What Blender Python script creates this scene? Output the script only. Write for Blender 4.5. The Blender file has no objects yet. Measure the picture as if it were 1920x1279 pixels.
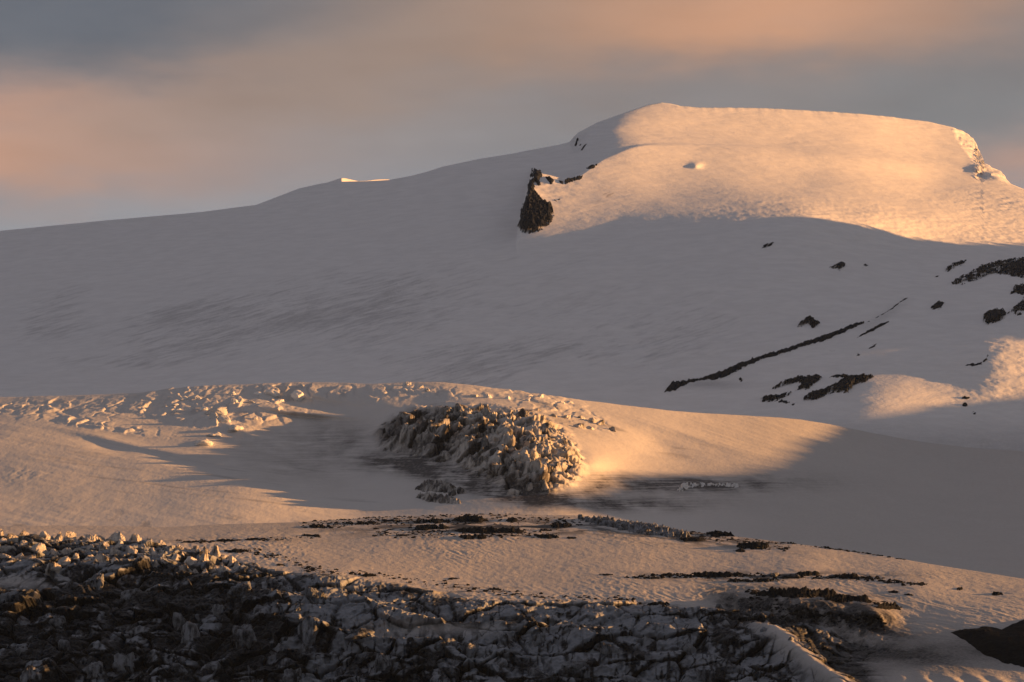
import bpy, math, random
import numpy as np
from mathutils import Vector, Matrix

random.seed(7)
SC = bpy.context.scene
COL = SC.collection
W, Hh = 1920.0, 1279.0
HFOV = math.radians(20.0)
F = (W / 2) / math.tan(HFOV / 2)
PITCH = math.radians(7.5)
SUN_EL = math.radians(8.0)
SUN_AZ = math.radians(-6.0)          # swings from due right towards the camera
SUN = np.array([math.cos(SUN_EL) * math.cos(SUN_AZ), -math.cos(SUN_EL) * math.sin(SUN_AZ), math.sin(SUN_EL)])

# ------------------------------------------------------------------ camera
cam_d = bpy.data.cameras.new('camera')
cam_d.sensor_width = 36.0
cam_d.lens = 18.0 / math.tan(HFOV / 2)
cam_d.clip_start = 1.0
cam_d.clip_end = 60000.0
cam = bpy.data.objects.new('camera', cam_d)
cam.rotation_euler = (math.pi / 2 + PITCH, 0, 0)
COL.objects.link(cam)
SC.camera = cam


def at(px, py, Y):
    """world point seen in direction (px, py) of a 1920 x 1279 view, Y metres away"""
    px = np.asarray(px, float); py = np.asarray(py, float)
    a = (px - W / 2) / F
    b = (Hh / 2 - py) / F
    dy = math.cos(PITCH) - b * math.sin(PITCH)
    dz = math.sin(PITCH) + b * math.cos(PITCH)
    k = Y / dy
    return np.stack([a * k, Y + 0 * a, dz * k], -1)


# ------------------------------------------------------------------ noise
def _hash(ix, iy, iz, seed):
    h = (ix.astype(np.uint32) * np.uint32(374761393) + iy.astype(np.uint32) * np.uint32(668265263)
         + iz.astype(np.uint32) * np.uint32(2147483647 - 58) + np.uint32((seed * 974711 + 12345) & 0xffffffff))
    h = (h ^ (h >> np.uint32(13))) * np.uint32(1274126177)
    h = h ^ (h >> np.uint32(16))
    h = h * np.uint32(2246822519)
    return h ^ (h >> np.uint32(15))


_G = np.array([[1, 1, 0], [-1, 1, 0], [1, -1, 0], [-1, -1, 0], [1, 0, 1], [-1, 0, 1], [1, 0, -1], [-1, 0, -1],
               [0, 1, 1], [0, -1, 1], [0, 1, -1], [0, -1, -1], [1, 1, 0], [-1, 1, 0], [0, -1, 1], [0, -1, -1]], np.float32)


def perlin(x, y, z, seed=0):
    flat = np.ndim(z) == 0
    x, y = np.broadcast_arrays(np.asarray(x, np.float64), np.asarray(y, np.float64))
    x0 = np.floor(x); y0 = np.floor(y)
    fx = (x - x0).astype(np.float32); fy = (y - y0).astype(np.float32)
    ix = x0.astype(np.int32); iy = y0.astype(np.int32)
    u = fx ** 3 * (fx * (fx * 6 - 15) + 10); v = fy ** 3 * (fy * (fy * 6 - 15) + 10)
    if flat:
        iz = np.int32(int(round(float(z) * 10))) + np.zeros((), np.int32)
        out = 0
        for i in (0, 1):
            wx = u if i else 1 - u
            for j in (0, 1):
                g = _G2[_hash(ix + i, iy + j, iz, seed) & np.uint32(15)]
                out = out + wx * (v if j else 1 - v) * (g[..., 0] * (fx - i) + g[..., 1] * (fy - j))
        return out * 1.1
    z = np.broadcast_to(np.asarray(z, np.float64), x.shape)
    z0 = np.floor(z); fz = (z - z0).astype(np.float32); iz = z0.astype(np.int32)
    w = fz ** 3 * (fz * (fz * 6 - 15) + 10)
    out = 0
    for i in (0, 1):
        wx = u if i else 1 - u
        for j in (0, 1):
            wy = v if j else 1 - v
            for k in (0, 1):
                wz = w if k else 1 - w
                g = _G[_hash(ix + i, iy + j, iz + k, seed) & np.uint32(15)]
                out = out + wx * wy * wz * (g[..., 0] * (fx - i) + g[..., 1] * (fy - j) + g[..., 2] * (fz - k))
    return out


_G2 = np.array([[math.cos(a * math.pi / 8 + .2), math.sin(a * math.pi / 8 + .2)] for a in range(16)], np.float32)


def fbm(x, y, z=0.0, octv=4, seed=0, gain=.5, ridge=False):
    t = 0; a = 1.0; n = 0
    x = np.asarray(x, float); y = np.asarray(y, float); flat = np.ndim(z) == 0
    for o in range(octv):
        p = perlin(x, y, z, seed + o * 17)
        if ridge:
            p = 1 - 2 * np.abs(p) * 1.6
        t = t + a * p; n += a
        a *= gain; x = x * 2.03 + 7.1; y = y * 2.03 + 3.7
        z = z if flat else z * 2.03 + 1.3
    return t / n


def voronoi(x, y, seed=0, jit=.9):
    x = np.asarray(x, float); y = np.asarray(y, float)
    ix = np.floor(x).astype(np.int64); iy = np.floor(y).astype(np.int64)
    f1 = np.full(x.shape, 9.0); f2 = np.full(x.shape, 9.0)
    r1 = np.zeros(x.shape); r2 = np.zeros(x.shape); r3 = np.zeros(x.shape)
    dx1 = np.zeros(x.shape); dy1 = np.zeros(x.shape)
    for i in (-1, 0, 1):
        for j in (-1, 0, 1):
            cx = ix + i; cy = iy + j; zz = cx * 0
            h1 = _hash(cx, cy, zz, seed).astype(float) / 4294967295.0
            h2 = _hash(cx, cy, zz + 5, seed).astype(float) / 4294967295.0
            dx = cx + .5 + (h1 - .5) * jit - x; dy = cy + .5 + (h2 - .5) * jit - y
            d = np.sqrt(dx * dx + dy * dy)
            near = d < f1
            f2 = np.where(near, f1, np.minimum(f2, d))
            f1 = np.where(near, d, f1)
            ha = _hash(cx, cy, zz + 9, seed).astype(float) / 4294967295.0
            hb = _hash(cx, cy, zz + 13, seed).astype(float) / 4294967295.0
            hc = _hash(cx, cy, zz + 23, seed).astype(float) / 4294967295.0
            r1 = np.where(near, ha, r1); r2 = np.where(near, hb, r2); r3 = np.where(near, hc, r3)
            dx1 = np.where(near, -dx, dx1); dy1 = np.where(near, -dy, dy1)
    return f1, f2, r1, r2, r3, dx1, dy1


def sstep(a, b, x):
    t = np.clip((x - a) / (b - a), 0, 1)
    return t * t * (3 - 2 * t)


def softplus(x, k):
    return k * np.logaddexp(0, np.asarray(x, float) / k)


def gauss(px, py, cx, cy, sx, sy, rot=0.0):
    c, s = math.cos(math.radians(rot)), math.sin(math.radians(rot))
    u = (px - cx) * c - (py - cy) * s; v = (px - cx) * s + (py - cy) * c
    return np.exp(-(u / sx) ** 2 - (v / sy) ** 2)


def interp(x, pts):
    p = np.array(pts, float)
    return np.interp(x, p[:, 0], p[:, 1])


def sinterp(x, pts, w):
    x = np.asarray(x, float)
    return sum(interp(x + o * w, pts) * k for o, k in ((-1, .08), (-.66, .14), (-.33, .18), (0, .2), (.33, .18), (.66, .14), (1, .08)))


def polydist(px, py, poly, closed=True):
    """signed distance to a polygon (positive inside), or minus the distance to an open line"""
    P = np.array(poly, float)
    px = np.asarray(px, float); py = np.asarray(py, float)
    n = len(P); d = np.full(px.shape, 1e9); inside = np.zeros(px.shape, bool)
    for i in range(n if closed else n - 1):
        a = P[i]; b = P[(i + 1) % n]
        ex, ey = b - a
        t = np.clip(((px - a[0]) * ex + (py - a[1]) * ey) / max(ex * ex + ey * ey, 1e-9), 0, 1)
        d = np.minimum(d, np.hypot(px - a[0] - t * ex, py - a[1] - t * ey))
        if closed:
            c = (a[1] > py) != (b[1] > py)
            with np.errstate(divide='ignore', invalid='ignore'):
                xx = (b[0] - a[0]) * (py - a[1]) / (b[1] - a[1] + 1e-12) + a[0]
            inside ^= c & (px < xx)
    return np.where(inside, d, -d)


class RBF:
    """smooth surface through scattered (px, py, value) points"""
    def __init__(self, pts, smooth=1e-4):
        p = np.array(pts, float)
        self.c = p[:, :2] / 1000.0
        self.sy = 2.0
        self.c = self.c * np.array([1, self.sy])
        v = p[:, 2]
        n = len(p)
        A = np.zeros((n + 3, n + 3))
        r = np.hypot(self.c[:, None, 0] - self.c[None, :, 0], self.c[:, None, 1] - self.c[None, :, 1])
        A[:n, :n] = self.phi(r) + np.eye(n) * smooth
        A[:n, n] = 1; A[:n, n + 1:] = self.c; A[n, :n] = 1; A[n + 1:, :n] = self.c.T
        self.w = np.linalg.solve(A, np.concatenate([v, [0, 0, 0]]))

    def phi(self, r):
        return np.where(r > 1e-9, r * r * np.log(np.maximum(r, 1e-9)), 0)

    def __call__(self, px, py):
        px = np.asarray(px, float); py = np.asarray(py, float)
        if px.size < 5000:
            return self.ev(px, py)
        gx = np.arange(px.min() - 8, px.max() + 17, 8.0); gy = np.arange(py.min() - 4, py.max() + 9, 4.0)
        L = self.ev(gx[None, :] + 0 * gy[:, None], gy[:, None] + 0 * gx[None, :])
        # cubic in each direction so no lattice facets show
        def wts(t):
            return ((-t ** 3 + 2 * t * t - t) / 2, (3 * t ** 3 - 5 * t * t + 2) / 2, (-3 * t ** 3 + 4 * t * t + t) / 2, (t ** 3 - t * t) / 2)
        cx = (px - gx[0]) / 8.0; cy = (py - gy[0]) / 4.0
        i = np.clip(np.floor(cy).astype(int), 1, len(gy) - 3); j = np.clip(np.floor(cx).astype(int), 1, len(gx) - 3)
        wy = wts(cy - i); wx = wts(cx - j)
        o = 0
        for a in range(4):
            for b in range(4):
                o = o + wy[a] * wx[b] * L[i - 1 + a, j - 1 + b]
        return o

    def ev(self, px, py):
        x = np.asarray(px, float) / 1000.0; y = np.asarray(py, float) / 1000.0 * self.sy
        o = self.w[-3] + self.w[-2] * x + self.w[-1] * y
        for i in range(len(self.c)):
            o = o + self.w[i] * self.phi(np.hypot(x - self.c[i, 0], y - self.c[i, 1]))
        return o


# ------------------------------------------------------------------ meshes
def mesh_from(name, V, Fq, mat=None, attrs=None, smooth=True, parent=None):
    me = bpy.data.meshes.new(name)
    V = np.ascontiguousarray(V, np.float32); Fq = np.ascontiguousarray(Fq, np.int32)
    k = Fq.shape[1]
    me.vertices.add(len(V)); me.vertices.foreach_set('co', V.ravel())
    me.loops.add(Fq.size); me.loops.foreach_set('vertex_index', Fq.ravel())
    me.polygons.add(len(Fq))
    me.polygons.foreach_set('loop_start', np.arange(0, Fq.size, k, dtype=np.int32))
    me.polygons.foreach_set('use_smooth', np.full(len(Fq), smooth, bool))
    me.update(calc_edges=True)
    for an, av in (attrs or {}).items():
        a = me.attributes.new(an, 'FLOAT', 'POINT')
        a.data.foreach_set('value', np.ascontiguousarray(av, np.float32).ravel())
    if mat:
        me.materials.append(mat)
    ob = bpy.data.objects.new(name, me)
    COL.objects.link(ob)
    if parent:
        ob.parent = parent
    return ob


def grid_faces(nr, nc):
    i = np.arange(nr * nc).reshape(nr, nc)
    return np.stack([i[:-1, :-1], i[:-1, 1:], i[1:, 1:], i[1:, :-1]], -1).reshape(-1, 4)


def tag(o, label=None, cat=None, group=None, kind=None):
    if label: o['label'] = label
    if cat: o['category'] = cat
    if group: o['group'] = group
    if kind: o['kind'] = kind
    return o


def wide(step):
    """columns: fine where the view looks, coarser on both sides of it"""
    return np.concatenate([np.arange(-900, -160, 14.0), np.arange(-160, 2081, step), np.arange(2092, 2800, 14.0)])


class Sheet:
    """a stretch of terrain: px columns x rows running from its foot up to its crest"""
    def __init__(self, name, depth, foot, crest, cols, nrow, power=1.0):
        self.name = name
        self.px = cols
        self.foot = foot; self.crest = crest
        t = np.linspace(0, 1, nrow) ** power
        self.t = t
        f = foot(cols); c = crest(cols)
        den = np.arange(cols[0], cols[-1] + 2, 2.0)
        ker = np.hanning(71); ker /= ker.sum()
        self.cs = np.interp(cols, den, np.convolve(np.pad(crest(den), 35, mode='reflect', reflect_type='odd'), ker, 'valid'))
        self.PX = np.repeat(cols[None, :], nrow, 0)
        self.PY = f[None, :] + (self.cs - f)[None, :] * t[:, None] + (c - self.cs)[None, :] * sstep(.6, 1.0, t)[:, None]
        # smooth depth on a coarse lattice
        self.D = depth(self.PX, self.PY)
        self.P = at(self.PX, self.PY, self.D)

    def finish(self, disp, attrs, mat, back=(8, 60.0, 25.0)):
        P = self.P.copy()
        P[..., 2] += disp[..., 0]
        P[..., 1] -= disp[..., 1]
        if disp.shape[-1] > 2:
            P[..., 0] += disp[..., 2]
        self.P = P
        nb, dy, dz = back
        rows = [P]
        last = P[-1]
        for k in range(1, nb + 1):
            r = last.copy()
            r[:, 1] += dy * k * (1 + .25 * k); r[:, 2] -= dz * k * (.12 + .22 * k)
            rows.append(r[None])
        V = np.concatenate(rows, 0)
        nr, nc = V.shape[:2]
        at2 = {k: np.concatenate([v] + [v[-1:]] * nb, 0) for k, v in attrs.items()}
        self.obj = mesh_from(self.name, V.reshape(-1, 3), grid_faces(nr, nc), mat, at2)
        tag(self.obj, kind='structure')
        return self.obj

    def at(self, px, py):
        px = np.atleast_1d(np.asarray(px, float)); py = np.atleast_1d(np.asarray(py, float))
        c = np.clip(np.interp(px, self.px, np.arange(len(self.px))), 0, len(self.px) - 1.001)
        f = self.foot(px); cr = self.crest(px)
        cs = np.interp(px, self.px, self.cs)
        tt = np.clip((py - f) / (cs - f), 0, 1)
        for _ in range(8):
            tt = np.clip((py - f - (cr - cs) * sstep(.6, 1.0, tt)) / (cs - f), 0, 1)
        r = np.clip(np.interp(tt, self.t, np.arange(len(self.t))), 0, len(self.t) - 1.001)
        i = r.astype(int); j = c.astype(int); a = (r - i)[..., None]; b = (c - j)[..., None]
        P = self.P
        return (P[i, j] * (1 - a) * (1 - b) + P[i + 1, j] * a * (1 - b) + P[i, j + 1] * (1 - a) * b + P[i + 1, j + 1] * a * b)
# ================================================================== TERRAIN
# ---- the mountain
SKY = [(-600, 470), (-300, 455), (0, 433), (200, 413), (380, 397), (480, 384), (520, 369), (560, 354), (600, 345), (625, 341), (650, 340.5),
       (680, 340), (730, 337.5), (770, 330), (800, 322), (830, 312), (900, 297), (960, 288), (1000, 280), (1050, 271), (1068, 266), (1076, 256), (1085, 248),
       (1120, 230), (1150, 219), (1180, 208), (1215, 196), (1240, 192), (1258, 194), (1275, 198), (1310, 201), (1440, 203), (1560, 210), (1660, 218), (1740, 228),
       (1790, 240), (1815, 251), (1828, 264), (1838, 285), (1845, 305), (1858, 314), (1875, 320), (1885, 334), (1895, 345), (1920, 355),
       (2000, 385), (2200, 450), (2800, 620)]
_rows = [860, 760, 600, 450, 350, 250, 190]
_tab = {-600: [6300, 6800, 8000, 9100, 9800, 10500, 10900],
        0: [6100, 6350, 7300, 8300, 9000, 9700, 10100],
        500: [5900, 6100, 6830, 7600, 8250, 8900, 9300],
        900: [5800, 6000, 6560, 7180, 7700, 8330, 8800],
        1150: [5780, 5990, 6480, 7050, 7530, 8030, 8450],
        1250: [5750, 5960, 6440, 6970, 7560, 8120, 8480],
        1500: [5640, 5850, 6320, 6850, 7690, 8400, 8800],
        1640: [5590, 5800, 6280, 7080, 7860, 8600, 9050],
        1750: [5620, 5835, 6310, 7265, 8120, 8850, 9350],
        1920: [5680, 5880, 6230, 7520, 8330, 9100, 9700],
        2500: [6000, 6250, 6700, 8600, 9500, 10300, 10900]}
_r400 = {-600: 9480, 0: 8680, 500: 7950, 900: 7440, 1150: 7290, 1250: 7245, 1500: 7130, 1640: 7330, 1750: 7545, 1920: 7880, 2500: 9100}
rbfC = RBF([(x, y, d) for x, ds in _tab.items() for y, d in zip(_rows, ds)] + [(x, 400, d) for x, d in _r400.items()], 2e-3)


def depthC(px, py):
    D = rbfC(px, py)
    # summit ridge: left of it the snow turns away
    rx = sinterp(py, [(170, 1260), (190, 1228), (215, 1180), (235, 1158), (262, 1140), (285, 1138), (300, 1122), (330, 1080)], 18)
    fade = sstep(335, 290, py)
    D = D + fade * 1.3 * np.minimum(softplus(rx - px, 8), 110)
    # the spur that carries the crag
    sy = sinterp(px, [(960, 326), (1000, 321), (1030, 328), (1060, 334), (1090, 326), (1110, 310), (1130, 296), (1170, 285), (1220, 278)], 14)
    sl = sinterp(py, [(290, 1012), (322, 1001), (340, 996), (360, 990), (390, 983), (425, 976), (470, 968)], 12)
    ridge = sstep(-3, 4, px - sl) * np.exp(-np.maximum(px - sl, 0) / 120.0) * sstep(-2, 4, py - sy) * sstep(485, 385, py)
    D = D - 205 * ridge
    # hollow moat to the left of the crag
    D = D + 14 * gauss(px, py, 962, 415, 22, 26, 20)
    # ice cliff at the right shoulder
    ex = sinterp(py, [(235, 1790), (245, 1784), (262, 1795), (280, 1806), (300, 1822), (315, 1834)], 8)
    D = D + sstep(225, 245, py) * sstep(330, 300, py) * 2.2 * np.clip(px - ex, 0, 60)
    D = D - 45 * gauss(px, py, 1832, 318, 14, 10) - 45 * gauss(px, py, 1862, 328, 18, 9, -20) + 22 * gauss(px, py, 1838, 331, 8, 6)
    # bump that throws the small shadow on the lit dome
    D = D - 26 * gauss(px, py, 1305, 313, 11, 4)
    # slope at the far right lower down: a rounded spur
    D = D - 28 * gauss(px, py, 1858, 650, 60, 80)
    return D


colsC = wide(2.0)
C = Sheet('mountain', depthC, lambda x: 870.0 + 0 * x, lambda x: interp(x, SKY), colsC, 420)
x, y, z = C.P[..., 0], C.P[..., 1], C.P[..., 2]
px, py = C.PX, C.PY
nA = fbm(x / 420, y / 420, z / 300, 4, 1)
nB = fbm(x / 60, y / 90, z / 35, 4, 2)
streak = fbm((x + .35 * z) / 190, y / 500, (z - .30 * x) / 16, 4, 3)         # wind-laid ridges across the slope
rough = sstep(330, 420, py + nA * 60) * sstep(1150, 1500, px) * sstep(520, 440, py) + .8 * sstep(1700, 1850, px) * sstep(560, 640, py)
sum_str = fbm((x - .5 * z) / 150, y / 400, (z + .26 * x) / 14, 4, 9)
crust = fbm((x + .5 * z) / 55, y / 160, (z - .32 * x) / 7, 4, 14, .6)
hC = 7 * nA + .7 * nB + .7 * streak + .55 * crust * (.3 + .7 * sstep(330, 430, py))  + rough * (2.2 * fbm(x / 22, y / 34, z / 9, 4, 5) + 1.6 * streak) + .55 * sum_str * sstep(400, 300, py) + 10 * fbm(x / 700, y / 900, z / 160, 2, 12) + 16 * gauss(px, py, 1450, 295, 420, 22, -4) * sstep(1100, 1200, px)
edgefade = sstep(0, 10, (py - C.crest(px)))
crestN = 2.2 * fbm(x / 30, 0 * y + 3.3, 0, 4, 44) * sstep(1180, 1290, px) * sstep(1830, 1700, px)
cl = (sstep(-2, 6, px - interp(py, [(235, 1790), (245, 1784), (262, 1795), (280, 1806), (300, 1822), (345, 1822)])) * sstep(345, 330, py))
hC = hC * (.25 + .75 * edgefade) + (1 - edgefade) * crestN
icecl = cl * fbm(x / 45, y / 45, z / 18, 4, 8)
left_knob = gauss(px, py, 1085, 262, 24, 26) * fbm(x / 24, y / 30, z / 24, 4, 18) * 10
crag_area = gauss(px, py, 1030, 345, 60, 50)
dC = np.stack([hC * .9 + left_knob * edgefade, hC * .5 + icecl * 26 + left_knob * 2 + crag_area * 9 * fbm(x / 50, y / 50, z / 40, 3, 28), 0 * hC], -1)
# bare-ice wind marks on the left flank: darker patches drawn out along the slope
m = fbm((x + .84 * z) / 90, 0.3, (z - .34 * x) / 8, 5, 21, .6)
m2 = fbm((x + .5 * z) / 300, 1.7, (z - .2 * x) / 90, 3, 22)
reg = (gauss(px, py, 110, 590, 80, 45, 25) + gauss(px, py, 330, 610, 110, 50, 20) + gauss(px, py, 140, 678, 60, 10) + gauss(px, py, 135, 680, 200, 9) * 0 + gauss(px, py, 270, 678, 60, 9)
       + (.7 * gauss(px, py, 560, 590, 260, 70, 12) + 1.0 * gauss(px, py, 900, 670, 240, 60, 12)) + .75 * gauss(px, py, 1250, 620, 160, 70, 15) + .35 * gauss(px, py, 800, 560, 400, 80, 10))
dirtC = .20 * sstep(.02, .34, m + .5 * m2 + .34 * (np.clip(reg, 0, 1) - .62)) * np.clip(reg * 1.6, 0, 1)
m3 = fbm((x + .84 * z) / 45, 0.9, (z - .36 * x) / 4.2, 4, 23, .6)
dirtC = dirtC + .15 * sstep(.08, .36, m3 + .45 * m2 + .25 * (np.clip(reg, 0, 1) - .5)) * np.clip(reg * 1.5, 0, 1)
dirtC = dirtC + .35 * gauss(px, py, 1330, 720, 60, 8, 0) + .22 * gauss(px, py, 1655, 592, 50, 9, 32)
dirtC = dirtC + .5 * sstep(.05, .25, fbm((x + z) / 60, .2, (z - .9 * x) / 14, 3, 61)) * gauss(px, py, 1135, 365, 30, 14, 35)
dirtC = dirtC + .9 * gauss(px, py, 1838, 322, 14, 8) * sstep(.0, .2, fbm(x / 22, y / 30, z / 6, 3, 62))

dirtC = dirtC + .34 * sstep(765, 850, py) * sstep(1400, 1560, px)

# ---- the middle glacier with its icefall knob
CB = [(-500, 760), (-200, 752), (0, 745), (150, 741), (260, 738), (320, 729), (400, 722), (450, 720), (560, 716), (640, 718), (700, 720), (760, 717), (830, 717), (880, 722),
      (960, 733), (1040, 744), (1100, 752), (1250, 770), (1400, 780), (1500, 786), (1560, 795), (1640, 812), (1720, 828), (1800, 838), (1920, 846), (2500, 850)]
ptsB = [(-500, 756, 5650), (0, 745, 5450), (320, 728, 5400), (560, 716, 5400), (830, 716, 5350), (960, 732, 5330), (1100, 752, 5340), (1250, 770, 5400), (1400, 780, 5520), (1560, 785, 5680), (1640, 812, 5665), (1800, 838, 5640), (1920, 846, 5660),
        (-500, 900, 4550), (-500, 1000, 4100), (0, 900, 4480), (0, 840, 4780), (0, 790, 5100), (300, 900, 4470), (300, 840, 4790), (300, 790, 5100), (300, 755, 5290),
        (500, 830, 4900), (600, 850, 4850), (600, 795, 5140), (620, 900, 4560), (480, 770, 5190), (480, 900, 4470), (700, 760, 5200), (700, 900, 4560),
        (0, 950, 4250), (500, 950, 4250), (900, 955, 4250), (0, 1010, 4000), (500, 1010, 4000), (1000, 1010, 4030),
        (720, 840, 4800), (720, 790, 5060), (800, 760, 5170), (800, 820, 4790), (800, 870, 4600), (900, 760, 5110), (900, 810, 4760), (900, 860, 4520), (1000, 840, 4560), (1000, 780, 5000), (980, 925, 4330), (1060, 850, 4590), (1070, 900, 4400),
        (1080, 790, 5050), (1130, 850, 4720), (1120, 900, 4470), (1200, 850, 4880), (1200, 800, 5160), (1200, 900, 4600), (1300, 850, 5000), (1300, 900, 4680), (1500, 850, 5200), (1500, 900, 4850), (1500, 1000, 4350),
        (1800, 880, 5420), (1620, 850, 5430), (1800, 950, 4960), (1800, 1060, 4320), (1250, 960, 4370), (2500, 850, 5800), (2500, 950, 5050), (2500, 1060, 4350), (0, 1120, 3600), (1000, 1120, 3600), (2000, 1120, 3900)]
rbfB = RBF(ptsB, 1.5e-4)


def depthB(px, py):
    D = rbfB(px, py)
    D = D - 55 * gauss(px, py, 1110, 862, 34, 16, -15)                                  # bright bulge at the right of the knob
    D = D + 30 * gauss(px, py, 1240, 838, 60, 16, -25) - 25 * gauss(px, py, 1290, 815, 130, 9, -16)
    D = D - 30 * gauss(px, py, 250, 835, 120, 8, -13) + 40 * gauss(px, py, 330, 862, 110, 12, -16) + 25 * gauss(px, py, 200, 838, 55, 10, -14)   # long swell and its hollow
    D = D - 45 * gauss(px, py, 560, 772, 120, 7, -6) + 30 * gauss(px, py, 590, 756, 120, 8, -6)
    D = D - 40 * gauss(px, py, 470, 812, 70, 8, -20) - 30 * gauss(px, py, 380, 830, 22, 7)
    return D


colsB = wide(1.6)
B = Sheet('glacier', depthB, lambda x: interp(x, [(-900, 1110), (2100, 1110), (2400, 1250), (2800, 1260)]), lambda x: interp(x, CB), colsB, 430)
x, y, z = B.P[..., 0], B.P[..., 1], B.P[..., 2]
px, py = B.PX, B.PY
KNOB = [(698, 812), (722, 790), (762, 764), (830, 756), (880, 756), (960, 762), (1020, 777), (1064, 802), (1084, 832), (1096, 862), (1102, 888), (1078, 908), (1040, 926), (990, 932), (950, 925), (910, 902), (850, 876), (780, 862), (740, 852), (705, 842)]
kd = polydist(px, py, KNOB)
nA = fbm(x / 300, y / 500, 0, 4, 101)
nB = fbm(x / 40, y / 70, 0, 4, 102)
nf = fbm(x / 9, y / 16, 0, 3, 103)
broken = sstep(.1, .7, (.6 * gauss(px, py, 130, 765, 260, 20) + .55 * gauss(px, py, 190, 800, 120, 10, -8)) + 1.2 * gauss(px, py, 430, 765, 130, 34) + .8 * gauss(px, py, 640, 738, 260, 16) + .6 * gauss(px, py, 1060, 775, 110, 28, -20) + .35 * gauss(px, py, 40, 890, 70, 20))
v = voronoi((x + 30 * nB) / 34, (y + 60 * nA) / 120, 5)
blk = broken * (sstep(.05, .25, v[1] - v[0]) * (v[2] * 5 + v[5] * 14 * (v[3] - .35)) + 2.4 * fbm(x / 12, y / 26, 0, 3, 104))
kin = sstep(-6, 30, kd + 8 * nB)
xw = x + 16 * fbm(x / 55, z / 40, 0, 3, 107); zw = y * .35 + z + 12 * fbm(x / 50, z / 40, 3, 3, 108)
vk = voronoi(xw / 54, zw / 34, 11)
vk2 = voronoi(xw / 17, zw / 15, 12)
kn = fbm(x / 52, y / 60, z / 24, 5, 105, .58)
kr = fbm(x / 24, y / 40, z / 20, 4, 110, .55, ridge=True)
kt = (py + 14 * fbm(px / 60, py / 40, 0, 3, 120) + 22 * (vk[2] - .5) - .12 * (px - 900)) / 30.0
kf = kt - np.floor(kt); ktri = np.minimum(kf / .78, (1 - kf) / .22)
kfl = fbm(x / 9, y / 60, z / 50, 3, 121, ridge=True)
kblk = kin * (sstep(.0, .16, vk[1] - vk[0]) * (3 + 9 * vk[2]) - 24 * (ktri - .5) + 18 * kn + 54 * (vk[5] * (vk[3] - .3) * 1.1 + vk[6] * (vk[4] - .5) * .8) + sstep(0, .15, vk2[1] - vk2[0]) * 6 * vk2[2] + 17 * (vk2[5] * (vk2[3] - .3) * 1.1 + vk2[6] * (vk2[4] - .5) * .9) + 3 * kr + 3.2 * kfl + 2.5 * fbm(x / 8, y / 20, z / 10, 3, 109, ridge=True))
flow = fbm((x + .9 * (y - 4500)) / 40, (y - .3 * x) / 500, 0, 3, 106)
hB = 5 * nA + .45 * nB + .25 * nf + .9 * flow * np.clip(.6 + 2 * nA, 0, 1.4) + .75 * blk
dB = np.stack([hB + .45 * kblk, kblk, 0 * hB], -1)
# ash: at the foot of the knob, in the basin right of it, and as flow lines on the glacier; some painted shade joins it
ash = fbm(x / 60, y / 160, 0, 4, 111)
ash2 = fbm(x / 26, y / 60, z / 40, 4, 112)
dirtShadeB = (1.9 * gauss(px, py, 850, 893, 105, 19, -14) + .9 * gauss(px, py, 730, 870, 60, 14) + 1.5 * gauss(px, py, 985, 928, 85, 15, -4) + 1.35 * gauss(px, py, 1275, 908, 105, 13, -2) + .9 * gauss(px, py, 1160, 945, 160, 15, 0)
         + .6 * gauss(px, py, 1120, 912, 60, 11, 20) + .35 * gauss(px, py, 560, 850, 140, 55) + .4 * gauss(px, py, 1420, 905, 150, 16, 0) + .5 * gauss(px, py, 1200, 915, 60, 10)
         + .3 * gauss(px, py, 1060, 790, 60, 16, -18) + .45 * gauss(px, py, 1120, 895, 22, 12) + .35 * gauss(px, py, 640, 820, 80, 30))  # the two hollow patches left of the knob paint in its cast shadow
lay = fbm(px / 70, py / 2.6, 0, 4, 117, .6)
dirtShadeB = np.clip(dirtShadeB, 0, 1.5) * np.clip(.62 + 1.0 * ash + .5 * ash2 + 1.1 * lay, 0, 1.6)
dirtShadeB = dirtShadeB + kin * np.clip(.20 + .4 * (vk2[4] - .5) + 1.5 * ash2 + .5 * (.45 - kr) + .45 * sstep(.1, .45, -kfl + .3) + .35 * (1 - sstep(.03, .22, vk[1] - vk[0])) + .75 * sstep(960, 740, px) - .25, 0, 1) * .95  # ash plus painted shade: darker cracks, grooves and left side of the knob
fl = fbm((px + py * 0) / 260, (py - interp(px, [(-500, 905), (0, 868), (300, 905), (640, 950), (1000, 968)])) / 7.0, 0, 3, 113)
dirtShadeB = dirtShadeB + .35 * sstep(.12, .4, fl) * sstep(620, 200, abs(px - 420)) * gauss(px, py, 420, 905, 420, 55, -8)
fl2 = fbm((px) / 120, (py - interp(px, [(1000, 760), (1200, 815), (1500, 850)])) / 9.0, 0, 3, 114)
dirtShadeB = dirtShadeB + .4 * sstep(.1, .4, fl2) * gauss(px, py, 1200, 815, 150, 26, -17)
dirtShadeB = dirtShadeB + .12 + .2 * broken * sstep(.1, .35, fbm(x / 50, y / 90, 0, 3, 115)) + .16 * sstep(1200, 1500, px)
dirtShadeB = dirtShadeB + .35 * sstep(.1, .35, fbm(x / 45, y / 100, 0, 3, 116)) * gauss(px, py, 160, 985, 420, 22)
dirtShadeB = np.clip(dirtShadeB, 0, 1)

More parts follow.
